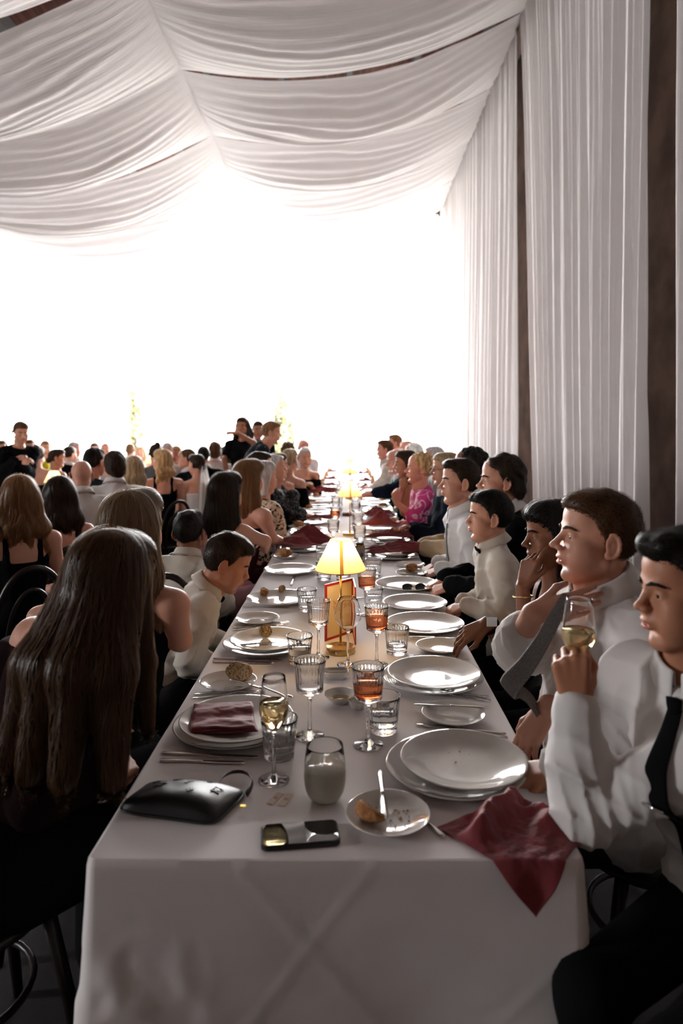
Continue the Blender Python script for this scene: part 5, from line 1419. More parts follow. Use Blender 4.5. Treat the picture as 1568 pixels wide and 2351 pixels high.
def person(label, head, hip, yaw, hyaw=None, pitch=0.0, roll=0.0, s=1.0, sex='m', skin='fair', hairkind='short', haircol='brown', top='white', style='shirt', bottom='black',
           L=None, Rr=None, res=.011, hres=.0055, near=0, stand=False, neck=None, girth=1.0, hl=.30, hw=.075, hero=0, nose=1.0, jaw=1.0, lip=None, hfront=False, hfwd=0.0, eye=(.10, .06, .03), look=(0, 0),
           group=None, category='person', seed=1, hs=None, tie=None, bow=False, open_mouth=0.0, sh=None, creases=1.0, stubble=0.0, collar=True, veil=False, wavy=0.0, hback=0.0, bun=None, jacket=None, noface=False, ctilt=.42, skirt=None, lev=None, topk=1.0, sleeve=None, glasses=False):
    """head: world centre of the head; hip: (x, y[, z]); arms: dict(w=wrist, e=elbow or None, d=hand direction, n=back of hand, curl=...)"""
    hs = hs or s; hyaw = yaw if hyaw is None else hyaw
    C = np.array(head, float); R = rot_to(hyaw, pitch, roll); Rb = rot_to(yaw); r_, f_ = Rb[:, 0], Rb[:, 1]; up = np.array([0, 0, 1.0])
    hz = hip[2] if len(hip) > 2 else (.93*s if stand else .455+.095*s)
    P = np.array([hip[0], hip[1], hz]); origin = (hip[0], hip[1], 0.0)
    root = empty('person', origin); tag(root, label, category, group)
    N = np.array(neck, float) if neck is not None else C-up*.185*s-f_*.022*s+(R[:, 2]-up)*(-.10)*s
    hwid = (.180 if sex == 'm' else .158)*s
    Sx = {+1: N+r_*hwid-up*.050*s-f_*.006, -1: N-r_*hwid-up*.050*s-f_*.006}
    if sh:
        for k, v in sh.items(): Sx[k] = np.array(v, float)
    axis_up = unit(N-P); bx = np.stack([r_, unit(np.cross(axis_up, r_)), axis_up], 1)
    at = lambda q, fw=0.0: N+(P-N)*q+bx[:, 1]*fw*s
    def torso(Fd, g=0.0, lo=True, k=.05):
        w = 1.0 if sex == 'm' else .88
        Fd.el(at(.26, .004), np.array((.160*w, .104*girth**.3, .150))*s+g, bx, k)
        Fd.el(at(.55, .012*girth), np.array((.138*w*girth, .103*girth, .150))*s+g, bx, k)
        if lo: Fd.el(at(.93, .0), np.array((.168*girth**.5, .125*girth**.7, .120))*s+g, bx, k)
        for q in (1, -1):
            Fd.rc(N+r_*q*.03*s-up*.010*s, Sx[q], .044*s+g, .050*s*w**.5+g, .04)
        if girth > 1.15: Fd.el(at(.68, .055), np.array((.125, .095, .125))*s+g, bx, k)
        if sex == 'f' and s > .9:
            for q in (1, -1): Fd.el(at(.34, .088)+r_*q*.07*s, np.array((.062, .055, .062))*s+g, bx, .03)
    arms = {}
    for q, A in ((1, Rr), (-1, L)):
        if A is None: A = dict(w=P+r_*q*.12*s+f_*.26*s+up*.10)           # hand in the lap
        Wt = np.array(A['w'], float); l1, l2 = .285*s, .255*s
        if A.get('e') is not None: E = np.array(A['e'], float)
        else:
            E, Wt = ik(Sx[q], Wt, l1, l2, np.array(A.get('pole', r_*q*.5-f_*.5-up*.9), float))
        dd = unit(A['d']) if A.get('d') is not None else unit(Wt-E)
        nn = np.array(A['n'], float) if A.get('n') is not None else up+r_*q*.3
        arms[q] = (Sx[q], E, Wt, dd, nn, A)
    fine = [(C-.16*hs, C+.16*hs, hres)]
    B = Field(); torso(B, 0.0); neck_field(B, C, R, N, hs, .92 if sex == 'f' else 1.0); head_field(B, C, R, hs, sex, 0.0 if noface else 1.0, nose, jaw, open_mouth)
    for q in (1, -1):
        S_, E, Wt, dd, nn, A = arms[q]; a_ = s*(1.0 if sex == 'm' else .86)
        B.rc(S_, E, .050*a_, .039*a_, .03); B.rc(E, Wt, .040*a_, .027*a_, .02)
        hsz = s*(1.0 if sex == 'm' else .92)*A.get('size', 1.0)
        hand_field(B, Wt+dd*.006, dd, nn, q, A.get('curl', .5), hsz, A.get('spread', 1.0), A.get('thumb', .5), curls=A.get('curls'))
        if near: fine.append((Wt+dd*.09-.12*s, Wt+dd*.09+.12*s, max(.0032, hres*1.1)))
    if near < 1: fine = fine[:1]
    cutz = P[2]-.05
    V, Fq = surface(B, res, fine)
    o = add_mesh('body', V, Fq, None, root, origin)
    # skin tone: lips redder, ears and nose flushed, stubble where the photo shows it
    base = np.array(SK[skin][:3]); col = np.tile(base, (len(V), 1))
    x, y, z = local(C, R, V[:, 0], V[:, 1], V[:, 2], hs)
    lp = np.exp(-((x/.020)**4+((z+.0595)/.0095)**4))*(y > .085); lc = np.array(lip if lip else (base*np.array([.82, .50, .50])))
    col = col*(1-lp[:, None])+lc*lp[:, None]
    fl = np.exp(-((np.abs(x)-.076)/.012)**2)*(np.abs(z+.005) < .04)*(np.abs(y+.005) < .035)*.35+.25*np.exp(-(x/.018)**2-((z+.024)/.012)**2)*(y > .09)
    col = col*(1-fl[:, None]*np.array([.02, .30, .32]))
    if stubble:
        sb = smoothstep(-.045, -.085, z)*smoothstep(-.04, .03, y)*smoothstep(-.16, -.12, z)*stubble*(1-lp); col = col*(1-sb[:, None]*np.array([.30, .34, .36]))
    ca = o.data.color_attributes.new('tone', 'FLOAT_COLOR', 'POINT')
    ca.data.foreach_set('color', np.concatenate([col, np.ones((len(V), 1))], 1).astype(np.float32).ravel())
    o.data.materials.append(skin_mat(SK[skin], skin))
    if near >= 1 and not noface: eyes(o, origin, C, R, hs, eye, look); brows(o, origin, C, R, hs, haircol if haircol not in ('blond', 'grey') else 'light_brown')
    elif not noface and res < .02: brows(o, origin, C, R, hs, haircol if haircol not in ('grey', 'white') else 'sandy')
    if hairkind: hair(root, origin, C, R, hs, hairkind, haircol, .0045 if near else max(.006, hres), seed=seed, length=hl, spreadw=hw, hero=hero, front=hfront, fwd=hfwd, ends=bun, top=topk, wavy=wavy, hback=hback)
    # ---- upper garment
    rs = res if near else res*1.0
    def crease(D, X, Y, Z, a):
        d = 0
        for q in (1, -1):
            S_, E, Wt, dd, nn, A = arms[q]
            e2 = (X-E[0])**2+(Y-E[1])**2+(Z-E[2])**2; u = unit(Wt-S_); t_ = (X-E[0])*u[0]+(Y-E[1])*u[1]+(Z-E[2])*u[2]
            d = d-np.exp(-e2/.014)*(1-np.abs(np.sin(t_*70+2*np.sin((X*17+Y*23+Z*11)))))**1.5*.011*s
        rg = lambda q: (1-np.abs(np.sin(q)))**2
        A1 = X*15+Y*9+Z*24+2.4*np.sin(Z*9+X*6+seed)+1.8*np.sin(Y*12-Z*5); A2 = X*21-Y*17-Z*15+2.2*np.sin(X*11+Z*8)+1.5*np.sin(Y*9+seed); A3 = Z*30+2.5*np.sin(X*9+Y*11+seed)
        mk = .5+.5*np.sin(X*8+2*np.sin(Z*7)+seed)*np.sin(Z*9+Y*7)
        w = -(rg(A1)*mk*1.25+rg(A2)*(1-mk)*1.1+.5*rg(A3*1.3))
        return D+a*(d+w*.0062*s)
    G = Field(); g = .010; SV = None
    covered = {}
    if style in ('shirt', 'jacket', 'tee', 'polo'):
        G.rc(N-up*.02*s, N+unit(C+R @ np.array([0, -.02, -.05])-N)*.045*s, .070*s, .0575*s, .03)
        g = .011 if style != 'jacket' else .019
        torso(G, g, True, .06)
        for q in (1, -1):
            S_, E, Wt, dd, nn, A = arms[q]; fr = 1.0 if style != 'tee' else .0
            if sleeve is not None: fr = sleeve if np.isscalar(sleeve) else sleeve.get(q, 1.0)
            if fr > 0:
                G.rc(S_, E, .054*s+g, .046*s+g, .045); We = E+(Wt-E)*fr
                mid = (E+We)/2+unit(np.cross(We-E, r_))*.004
                G.chain([E, mid, We], [.048*s+g, .041*s+g, (.030*s+g*.9) if fr > .95 else (.040*s+g*1.3)], .03)
                if fr < .95: G.rc(We-(We-E)*.20, We, .043*s+g*1.4, .043*s+g*1.4, .006)       # rolled cuff
                else: G.rc(We-unit(We-E)*.060*s, We-unit(We-E)*.008, .034*s+g*.9, .034*s+g*.9, .006)
            else: G.rc(S_, S_+(E-S_)*.5, .054*s+g, .052*s+g*1.3, .04)
        nd0 = unit(C+R @ np.array([0, -.02, -.05])-N); Nc = N+nd0*.030*s; nd = unit(nd0+f_*ctilt)
        def post(D, X, Y, Z):
            D = crease(D, X, Y, Z, creases)
            hgt = (X-Nc[0])*nd[0]+(Y-Nc[1])*nd[1]+(Z-Nc[2])*nd[2]
            rad = np.sqrt((X-Nc[0])**2+(Y-Nc[1])**2+(Z-Nc[2])**2); D = smax(D, np.where(rad < .125*s, hgt-.006, -1.0), .006)
            if style in ('tee', 'polo') or sleeve is not None: pass
            if style == 'shirt': return D
            return smax(D, -(np.sqrt((X-Nc[0])**2+(Y-Nc[1])**2+(Z-Nc[2])**2)-.050*s*(.92 if sex == 'f' else 1)) if style != 'jacket' else -(np.sqrt((X-Nc[0]-f_[0]*.03)**2+(Y-Nc[1]-f_[1]*.03)**2+(Z-Nc[2])**2)-.062*s), .004)
        fineG = [(np.minimum(arms[q][1], arms[q][2])-.09, np.maximum(arms[q][1], arms[q][2])+.09, rs*.8) for q in ()]
        V, Fq = surface(G, rs*(.75 if near else 1), fineG, post)
        nm = {'shirt': 'shirt', 'jacket': 'jacket', 'tee': 'top', 'polo': 'top'}[style]
        SV = V; add_mesh(nm, V, Fq, CL[top](), root, origin)
        if style in ('shirt',) and collar and res < .02: shirt_collar(root, origin, N, C, R, f_, s, CL[top](), bow, ctilt)
        if style == 'jacket' and res < .02: shirt_collar(root, origin, N, C, R, f_, s, CL[jacket or 'white'](), bow, ctilt)
    else:       # dresses and camisoles
        torso(G, .007, True, .045)
        lv = lev
        lev = {'straps': .065, 'strapless': .125, 'off': .085, 'halter': .05, 'low_back': .09}[style]*s
        tp = N-up*(lv if lv is not None else lev)
        def post(D, X, Y, Z):
            D = crease(D, X, Y, Z, .35*creases)
            bk = (X-N[0])*f_[0]+(Y-N[1])*f_[1]
            lim = tp[2]-(.08*s*np.clip(-bk/.08, 0, 1) if style in ('low_back', 'straps') else 0)
            sd = np.abs((X-N[0])*r_[0]+(Y-N[1])*r_[1])
            cut = (Z-lim)
            if style in ('straps', 'halter'): cut = np.where((np.abs(sd-.085*s) < .018*s), np.minimum(cut, Z-(N[2]+.03)), cut)
            D = smax(D, cut, .006)
            return smax(D, (sd-(.150 if sex == 'f' else .17)*s) if style != 'off' else D-1, .01)
        if style == 'off':
            for q in (1, -1):
                S_, E, Wt, dd, nn, A = arms[q]; G.rc(S_+(E-S_)*.25, S_+(E-S_)*.75, .056*s, .052*s, .02)
                if sleeve: G.chain([S_+(E-S_)*.3, E, E+(Wt-E)*sleeve], [.058*s, .050*s, .036*s], .03)
        V, Fq = surface(G, rs*(.8 if near else 1), (), post)
        add_mesh('dress', V, Fq, CL[top](), root, origin)
    if veil:
        u, v = np.meshgrid(np.linspace(-1, 1, 24), np.linspace(0, 1, 40), indexing='ij')
        a = C+R @ np.array([0, -.11, -.02]); X = a[0]+r_[0]*u*(.03+.10*v)-f_[0]*(.02+.10*v+.015*np.sin(u*9)); Y = a[1]+r_[1]*u*(.03+.10*v)-f_[1]*(.02+.10*v+.015*np.sin(u*9)); Z = a[2]-v*.62+0*u
        vo = grid_mesh('veil', np.stack([X-origin[0], Y-origin[1], Z], -1), sheet_mat('veil_tulle', (.85, .84, .82), .5, .15), root); tag(vo, 'white veil')
    # ---- lower garment and shoes
    Lg = Field(); Lg.el(P+up*.01, np.array((.165, .120, .105))*s+.008, Rb, .04)
    for q in (1, -1):
        hp = P+r_*q*.085*s
        if stand: kn = hp-up*.44*s+f_*.02; an = kn-up*.40*s
        else: kn = hp+f_*.40*s-up*.015; an = np.array([kn[0], kn[1], .085])-f_*(.02)
        if not stand: an[2] = .085
        sk = skirt if skirt is not None else .02 if style in ('straps', 'strapless', 'off', 'halter', 'low_back') else .0
        Lg.rc(hp, kn, .080*s+sk, .060*s+sk, .03); Lg.rc(kn, an, .058*s+sk, .044*s+sk, .03)
        toe = an+f_*.15*s; Lg.rc(np.array([an[0], an[1], .045])-f_*.03, np.array([toe[0], toe[1], .032]), .042*s, .032*s, .02)
    V, Fq = surface(Lg, .016)
    add_mesh('trousers' if style in ('shirt', 'jacket', 'tee', 'polo') else 'skirt', V, Fq, CL[bottom](), root, origin)
    if tie is not None: necktie(root, origin, tie)
    if glasses:
        b = MB(); t = lambda *p: C+R @ (np.array(p)*hs)-np.array(origin)
        for q in (-1, 1):
            b.tube([t(q*.031+.020*math.cos(a), .098, .002+.017*math.sin(a)) for a in np.linspace(0, 2*PI, 17)], .0015, 5, cap=False); b.tube([t(q*.051, .096, .006), t(q*.076, .03, .008), t(q*.078, -.01, .004)], .0014, 5)
        b.build('eyeglasses', mat('dark_spectacle_frame', (.03, .02, .02), .3), root)
    return root, dict(C=C, R=R, N=N, P=P, f=f_, r=r_, arms=arms, origin=origin, at=at, SV=SV)

def shirt_collar(root, origin, N, C, R, f_, s, m, bow, ctilt=.42):
    nd0 = unit(C+R @ np.array([0, -.02, -.05])-N); nd = unit(nd0+f_*ctilt); N = N+nd0*.050*s+f_*.006*s; fx = unit(f_-np.dot(f_, nd)*nd); rx = np.cross(fx, nd)
    th = np.linspace(-PI*.965, PI*.965, 73); rows = []
    for (rad, z, ztip, fw) in ((.088, -.022, -.022, 0), (.080, .006, .004, 0), (.0765, .028, .016, 0), (.0785, .0325, .0195, 0), (.0835, .029, .015, .0), (.093, .004, -.014, .006), (.102, -.018, -.052, .014)):
        tip = np.clip((np.abs(th)/PI-.55)/.42, 0, 1)**1.4
        zz = z+(ztip-z)*tip; rr = rad*(1+.04*np.cos(th))+fw*tip
        P = N[None]+nd[None]*(zz*s)[:, None]-fx[None]*(rr*np.cos(th)*s)[:, None]+rx[None]*(rr*np.sin(th)*.95*s)[:, None]
        rows.append(P-np.array(origin))
    o = grid_mesh('collar', np.array(rows), m, root, solid=.0018)
    if bow:
        c = N+fx*.096*s+nd*(-.014)*s; b = MB()
        for q in (-1, 1):
            Pq = [c-np.array(origin)+rx*q*w*s for w in (.004, .016, .034, .046)]
            b.tube(Pq, [.006*s, .010*s, .017*s, .015*s], 8, flat=.45, up=fx)
        b.tube([c-rx*.007*s-np.array(origin), c+rx*.007*s-np.array(origin)], .009*s, 8); b.build('bow_tie', CL['black'](), root)
    return o
def necktie(root, origin, tie):
    """tie: dict(pts=[...world...], w=[half widths], up=normal, m=material)"""
    P = np.array(tie['pts'], float)-np.array(origin); n = len(P); tt = np.linspace(0, n-1, n*7); Q = np.stack([np.interp(tt, range(n), P[:, k]) for k in range(3)], 1); Wd = np.interp(tt, range(n), tie['w'])
    for _ in range(5): Q[1:-1] = .5*Q[1:-1]+.25*(Q[:-2]+Q[2:])
    MB().tube(Q, Wd, 10, flat=.13, up=tie['up']).build('necktie', tie['m'], root)
def fist(C): pass

def front_pts(J, qs, side=0.0, lift=.004):
    """points on the front of the garment, down the middle of the chest"""
    V, r_, f_ = J['SV'], J['r'], J['f']; out = []
    for q in qs:
        c = J['at'](q); m = (np.abs((V-c) @ r_-side) < .012) & (np.abs(V[:, 2]-c[2]) < .009); w = V[m]
        k = (w-c) @ f_; out.append(c+r_*side+f_*(k.max()+lift))
    return out

# ------------------------------------------------------------------ guests
def HD(px, crown, Y, s=1.0): return W(px, crown, Y)-np.array([0, 0, .132*s])
gR, gL, gM = 'guests along the right side of the central table', 'guests along the left side of the central table', 'guests at the tables on the left'
m_tie_grey = mat('grey_woven_tie', (.10, .098, .095), .6, bump=(300, .2), var=((.21, .20, .19), 420))

# -- right side, near to far
U = np.array([0, 0, 1.0])
o, J = person('person in white shirt and black tie raising a glass at the near right corner', (.680, 1.37, 1.226), (.81, 1.38), 214, 182, -3, hs=.95, skin='tan', hairkind='quiff', haircol='black', top='white', near=1, res=.0068, hres=.0030,
    neck=(.712, 1.383, 1.045), girth=.88, sh={-1: (.765, 1.250, .985), 1: (.640, 1.535, 1.0)}, hero=3600, nose=.75, jaw=1.0, eye=(.03, .018, .012), group=gR, seed=2, open_mouth=.5, creases=1.0, topk=1.1,
    L=dict(e=(.468, 1.365, .795), w=(.455, 1.375, .988), d=(-.10, .02, .99), n=(-.30, -.94, .10), curls=(1.45, 1.55, 1.6, 1.65), thumb=.9),
    Rr=dict(w=(.465, 1.52, .800), d=(-.6, .3, -.3), n=(-.2, -.2, 1), curl=.4))
at, f_, N = J['at'], J['f'], J['N']
fp = front_pts(J, (.07, .14, .25, .38, .52, .66, .80))
necktie(o, J['origin'], dict(pts=fp, w=[.015, .017, .022, .028, .033, .037, .03], up=f_, m=CL['black']()))
# small square knot, a tie bar and a watch strap
b = MB(); k = fp[0]+f_*.004+U*.006-np.array(J['origin']); b.tube([k+U*.014, k, k-U*.018], [.017, .016, .012], 8, flat=.55, up=f_); b.build('tie_knot', CL['black'](), o)
b = MB(); q = fp[3]+f_*.005-np.array(J['origin']); b.tube([q-J['r']*.020, q+J['r']*.022], .0028, 8); b.build('tie_clip', m_steel, o)
A = J['arms'][-1]; wv = unit(A[2]-A[1]); c = A[2]+wv*.004-np.array(J['origin']); uu = unit(np.cross(wv, (0, 1, 0))); vv = np.cross(wv, uu)
MB().tube([c+.0335*(math.cos(a)*uu+math.sin(a)*vv*.85) for a in np.linspace(0, 2*PI, 25)], .008, 8, cap=False, flat=.3, up=None).build('bracelet', mat('brown_bead_bracelet', (.035, .018, .012), .4, bump=(300, 1.0)), o)
g1 = glass('flute', .468, 1.412, 'glass of white wine held up in the hand at the near right', 'champagne', .172, z=.966); g1.rotation_euler = (0, .03, 0)

o, J = person('person in white shirt with hand on chest and loosened grey tie', (.634, 1.75, 1.272), (.70, 1.79), 183, 180, 4, hs=.97, skin='fair', hairkind='short', haircol='brown', top='white', near=1, res=.0068, hres=.0032, girth=1.32,
    neck=(.655, 1.762, 1.105), sh={-1: (.69, 1.585, 1.055), 1: (.655, 1.935, 1.055)}, hero=3600, nose=1.15, jaw=1.06, eye=(.10, .13, .15), stubble=.7, group=gR, seed=5, open_mouth=.6, topk=.9, bottom='charcoal',
    L=dict(e=(.63, 1.56, .835), w=(.492, 1.69, .868), d=(-.50, .05, -.86), n=(-.75, -.45, .45), curl=.35, thumb=.3),
    Rr=dict(e=(.462, 1.86, .955), w=(.452, 1.690, 1.095), size=.88, d=(.94, -.20, .26), n=(-.28, -.95, -.05), curl=.10, spread=.7, thumb=.2), sleeve={1: .42, -1: .34})
necktie(o, J['origin'], dict(pts=[W(1302, 1366, 1.665), W(1275, 1418, 1.635), W(1243, 1475, 1.62), W(1207, 1530, 1.62), W(1172, 1568, 1.66), W(1163, 1588, 1.69), W(1188, 1583, 1.70), W(1215, 1602, 1.69), W(1238, 1640, 1.68)], w=[.013, .016, .019, .023, .027, .029, .027, .022, .018], up=(-.5, -.8, .35), m=m_tie_grey))

V_ = front_pts(J, (.30, .42, .54, .66, .78), lift=.001)
for q in V_:
    b = MB(); b.lathe([(0, 0), (.005, 0), (.0055, .001), (.0045, .002), (0, .0016)], 14); f_ = J['f']
    bt = b.build('button', mat('shirt_button', (.75, .72, .66), .3), o); bt.matrix_local = Matrix.Translation(Vector(q-np.array(J['origin']))) @ Vector((0, 0, 1)).rotation_difference(Vector(f_)).to_matrix().to_4x4()
o, J = person('person with long dark hair resting fingers on her mouth', (.704, 2.35, 1.190), (.82, 2.36), 185, 180, -6, sex='f', skin='brown', hairkind='long', haircol='black', top='black', style='straps', near=1, res=.008, hres=.0042, s=.97, group=gR, hl=.30, hw=.05, hero=1500, nose=.85, seed=3,
    L=dict(e=(.585, 2.24, .80), w=(.573, 2.265, 1.030), d=(.32, .10, .93), n=(-.75, -.62, .1), curls=(.25, .75, .9, 1.0), thumb=.7), Rr=dict(w=(.475, 2.36, .885), d=(-.75, .2, -.5), n=(-.2, -.5, .8), curl=.3))
def wristlet(o, J, side, r, thick, m, name, off=.0):
    A = J['arms'][side]; wv = unit(A[2]-A[1]); c = A[2]-wv*off-np.array(J['origin']); uu = unit(np.cross(wv, (.3, .9, .1))); vv = np.cross(wv, uu)
    MB().tube([c+r*(math.cos(a)*uu+math.sin(a)*vv) for a in np.linspace(0, 2*PI, 25)], thick, 8, cap=False).build(name, m, o); return c
wristlet(o, J, -1, .033, .0022, mat('gold_chain', (.8, .55, .2), .25, metal=1, bump=(600, 1)), 'gold_bracelet', .03)
c = wristlet(o, J, 1, .030, .006, CL['black'](), 'watch_strap', .02); b = MB(); b.box((c[0]-.018, c[1]-.038, c[2]+.008), (c[0]+.018, c[1]-.026, c[2]+.040)); tag(b.build('watch_face', mat('bright_watch_glass', (.5, .5, .5), .05, metal=.8), o, smooth=False), 'reflecting watch face')

person('boy in white shirt and black bow tie sitting upright on the right', (.613, 3.0, 1.168), (.72, 3.0), 182, 178, 0, s=.78, hs=.90, skin='fair', hairkind='short', haircol='black', top='cream', near=1, res=.0075, hres=.0042, bow=True, group=gR, hero=1500, nose=.7, jaw=.92, seed=7, topk=1.3,
    L=dict(w=(.505, 2.93, .800), d=(-.7, .5, -.4), n=(-.3, -.4, .8), curl=.7), Rr=dict(w=(.50, 3.02, .790), d=(-.7, -.4, -.3), n=(0, 0, 1), curl=.6))
person('person with wavy brown hair in a dark suit behind the boy', (.742, 3.35, 1.300), (.82, 3.38), 180, 180, 0, skin='fair', hairkind='wavy_short', haircol='dark', top='black', style='jacket', near=1, res=.010, hres=.0045, group=gR, hero=1600, seed=4,
    L=dict(w=(.50, 3.30, .80), d=(-.8, .3, -.3), n=(-.2, -.3, .9), curl=.6), Rr=dict(w=(.49, 3.46, .80), d=(-.8, -.2, -.3), n=(-.2, 0, .9), curl=.6))
o, J = person('person with short dark quiff, white shirt and long grey tie', (.605, 3.76, 1.262), (.73, 3.78), 185, 184, 0, skin='fair', hairkind='quiff', haircol='dark', top='white', near=1, res=.010, hres=.0048, group=gR, hero=1400, seed=6, nose=1.0, stubble=.3,
    L=dict(w=(.50, 3.70, .80), d=(-.7, .4, -.4), n=(0, -.4, .9), curl=.5), Rr=dict(w=(.50, 3.85, .80), d=(-.7, -.3, -.3), n=(0, 0, 1), curl=.5))
at, f_, N = J['at'], J['f'], J['N']
necktie(o, J['origin'], dict(pts=front_pts(J, (.07, .16, .34, .56, .80)), w=[.016, .018, .026, .034, .036], up=f_, m=m_tie_grey))
person('person with curly black hair and beige jacket sleeve', (.752, 4.28, 1.312), (.80, 4.28), 182, 175, 0, skin='brown', hairkind='curly', haircol='black', top='beige', style='jacket', group=gR, seed=8,
    L=dict(w=(.47, 4.26, .815), d=(-.9, .2, -.1), n=(0, -.3, 1), curl=.5), Rr=dict(w=(.48, 4.4, .81), curl=.5))
person('person with short sandy hair and glasses in a navy blazer, arms crossed low', (.690, 4.90, 1.268), (.78, 4.9), 185, 188, 0, sex='f', skin='fair', hairkind='bob', haircol='sandy', top='navy', style='jacket', group=gR, glasses=True, seed=9,
    L=dict(w=(.47, 4.86, .84), d=(-.7, .6, 0), n=(-.3, -.3, .9), curl=.5), Rr=dict(w=(.47, 5.0, .83), curl=.5))
person('bald person half hidden between the sandy bob and the black curls', (.911, 5.9, 1.225), (1.0, 5.9), 182, 180, 0, skin='pink', hairkind=None, haircol='grey', top='white', group=gR)
person('person with curly blond hair in a pink patterned top, hand raised', (.562, 5.50, 1.240), (.70, 5.5), 184, 182, 2, sex='f', skin='pink', hairkind='curly', haircol='blond', top='pink_print', style='tee', sleeve=.15, group=gR, res=.009, seed=10,
    L=dict(e=(.52, 5.36, .86), w=(.375, 5.42, .97), d=(-.15, .1, .98), n=(-.2, -.9, .2), curl=1.2), Rr=dict(w=(.46, 5.62, .79)))
person('person with long dark hair propping cheek on hand beside the curly blond guest', (.505, 6.12, 1.250), (.66, 6.12), 182, 184, -4, sex='f', skin='tan', hairkind='long', haircol='dark', top='dark_red', style='straps', hl=.26, group=gR,
    L=dict(e=(.48, 6.0, .83), w=(.46, 6.02, 1.03), d=(.1, .2, .95), n=(-.6, -.7, .1), curl=1.0))
person('grey-haired person in white shirt seated back from the table on the right', (.885, 7.2, 1.255), (.98, 7.2), 182, 176, 0, skin='pink', hairkind='short', haircol='grey', top='white', group=gR)
person('bald person in dark suit stretching an arm across the table', (.475, 6.78, 1.250), (.74, 6.78), 182, 184, -14, skin='pink', hairkind=None, haircol='grey', top='navy', style='jacket', group=gR,
    L=dict(e=(.47, 6.58, .98), w=(.255, 6.62, .945), d=(-1, .05, -.1), n=(0, -.4, .9), curl=.5))
person('person in teal top partly hidden behind the bald person reaching out', (.50, 7.4, 1.205), (.74, 7.45), 182, 182, -5, sex='f', skin='fair', hairkind='bob', haircol='dark', top='teal', style='tee', group=gR, res=.013, hres=.007)
person('person with pale wavy hair behind the dark-haired guest on the right', (.74, 8.0, 1.272), (.84, 8.05), 182, 178, 0, sex='f', skin='fair', hairkind='curly', haircol='white', top='pale_grey', style='tee', group=gR, res=.013, hres=.007)
person('person in white shirt in profile at the far right end, arm on the table', (.437, 8.6, 1.302), (.72, 8.62), 182, 180, 0, skin='pink', hairkind='short', haircol='brown', top='white', group=gR, res=.012, hres=.006,
    L=dict(e=(.42, 8.45, .93), w=(.30, 8.5, .84), d=(-1, 0, 0), n=(0, -.3, 1), curl=.4))
person('person with short brown hair, tallest at the far right end', (.64, 9.75, 1.365), (.80, 9.95), 182, 180, 0, skin='pink', hairkind='short', haircol='light_brown', top='white', group=gR, res=.013, hres=.007)
person('bald person in the glare at the far right end', (.79, 9.45, 1.295), (1.02, 9.2), 182, 180, 0, skin='pink', hairkind=None, haircol='white', top='white', group=gR, res=.013, hres=.007)

# -- left side, near to far
o, J = person('person with very long brown hair, back turned, filling the near left foreground', (-.560, 1.60, 1.192), (-.86, 1.64), 48, 72, -16, sex='f', skin='fair', hairkind='long', haircol='brown', top='wine_black', style='off', bottom='black', near=1, res=.0075, hres=.004, hl=.365, hw=.13, hback=.11, hero=16000, hfwd=-.04, lev=.015, sleeve=.95, skirt=.075,
    neck=(-.655, 1.60, 1.035), sh={-1: (-.80, 1.73, 1.025), 1: (-.565, 1.475, .985)}, group=gL, seed=11,
    hfront=True, Rr=dict(e=(-.69, 1.50, .735), w=(-.560, 1.60, .740), d=(.15, .95, -.1), n=(.5, -.2, .8), curl=.7), L=dict(e=(-.97, 1.80, .82), w=(-.75, 1.95, .72), curl=.5))
o, J = person('person with straight blonde hair in a sleeveless black dress, back turned', (-.700, 2.20, 1.236), (-.77, 2.24), 78, 72, 0, sex='f', skin='fair', hairkind='long', haircol='ash', top='black', style='straps', near=1, res=.0085, hres=.0045, hl=.30, hw=.085, hero=14000, group=gL, seed=12,
    Rr=dict(e=(-.545, 2.20, .875), w=(-.65, 2.43, .80), d=(.1, 1, 0), n=(.4, 0, .9), curl=.5), L=dict(e=(-1.02, 2.24, .935), w=(-.86, 2.46, .92), d=(.8, .5, .1), n=(-.3, -.6, .6), curl=.6))
person('boy in cream shirt and bow tie bowing his head over the left table edge', (-.492, 2.74, 1.016), (-.73, 2.72), 15, 8, -24, s=.76, hs=.90, skin='tan', hairkind='short', haircol='dark', top='cream', near=1, res=.0075, hres=.0042, bow=True, hero=1800, nose=.65, jaw=.92, group=gL, seed=13, topk=1.3,
    neck=(-.590, 2.735, .900), ctilt=.05, L=dict(w=(-.48, 2.90, .64), curl=.5), Rr=dict(e=(-.60, 2.56, .68), w=(-.48, 2.62, .64), curl=.5))
person('boy with cropped black hair seen from behind on the left', (-.806, 3.42, 1.036), (-.80, 3.44), 82, 85, 0, s=.76, hs=.90, skin='brown', hairkind='short', haircol='black', top='cream', near=1, res=.009, hres=.005, group=gL, hero=900, seed=14, topk=.7,
    L=dict(w=(-.86, 3.66, .70)), Rr=dict(w=(-.70, 3.66, .70)))
person('girl with long straight dark hair and bare shoulders, back turned', (-.712, 3.92, 1.192), (-.78, 3.94), 62, 62, 0, sex='f', s=.93, hs=.97, skin='fair', hairkind='long', haircol='dark', top='pink', style='straps', bottom='pink', near=1, res=.0095, hres=.005, hl=.38, hw=.075, hero=7000, group=gL, seed=15,
    Rr=dict(e=(-.475, 3.84, .925), w=(-.50, 4.05, .84), d=(-.2, .8, .3), n=(.7, 0, .5), curl=.6))
person('person with long light brown hair leaning a bare arm on the table', (-.655, 4.42, 1.240), (-.76, 4.44), 55, 58, 0, sex='f', skin='fair', hairkind='long', haircol='light_brown', top='dark_red', style='strapless', bottom='dark_red', near=0, res=.0095, hres=.005, hl=.30, hw=.06, hero=5000, group=gL, seed=16,
    Rr=dict(e=(-.500, 4.38, .86), w=(-.45, 4.6, .80), d=(.6, .7, 0), n=(0, 0, 1), curl=.4))
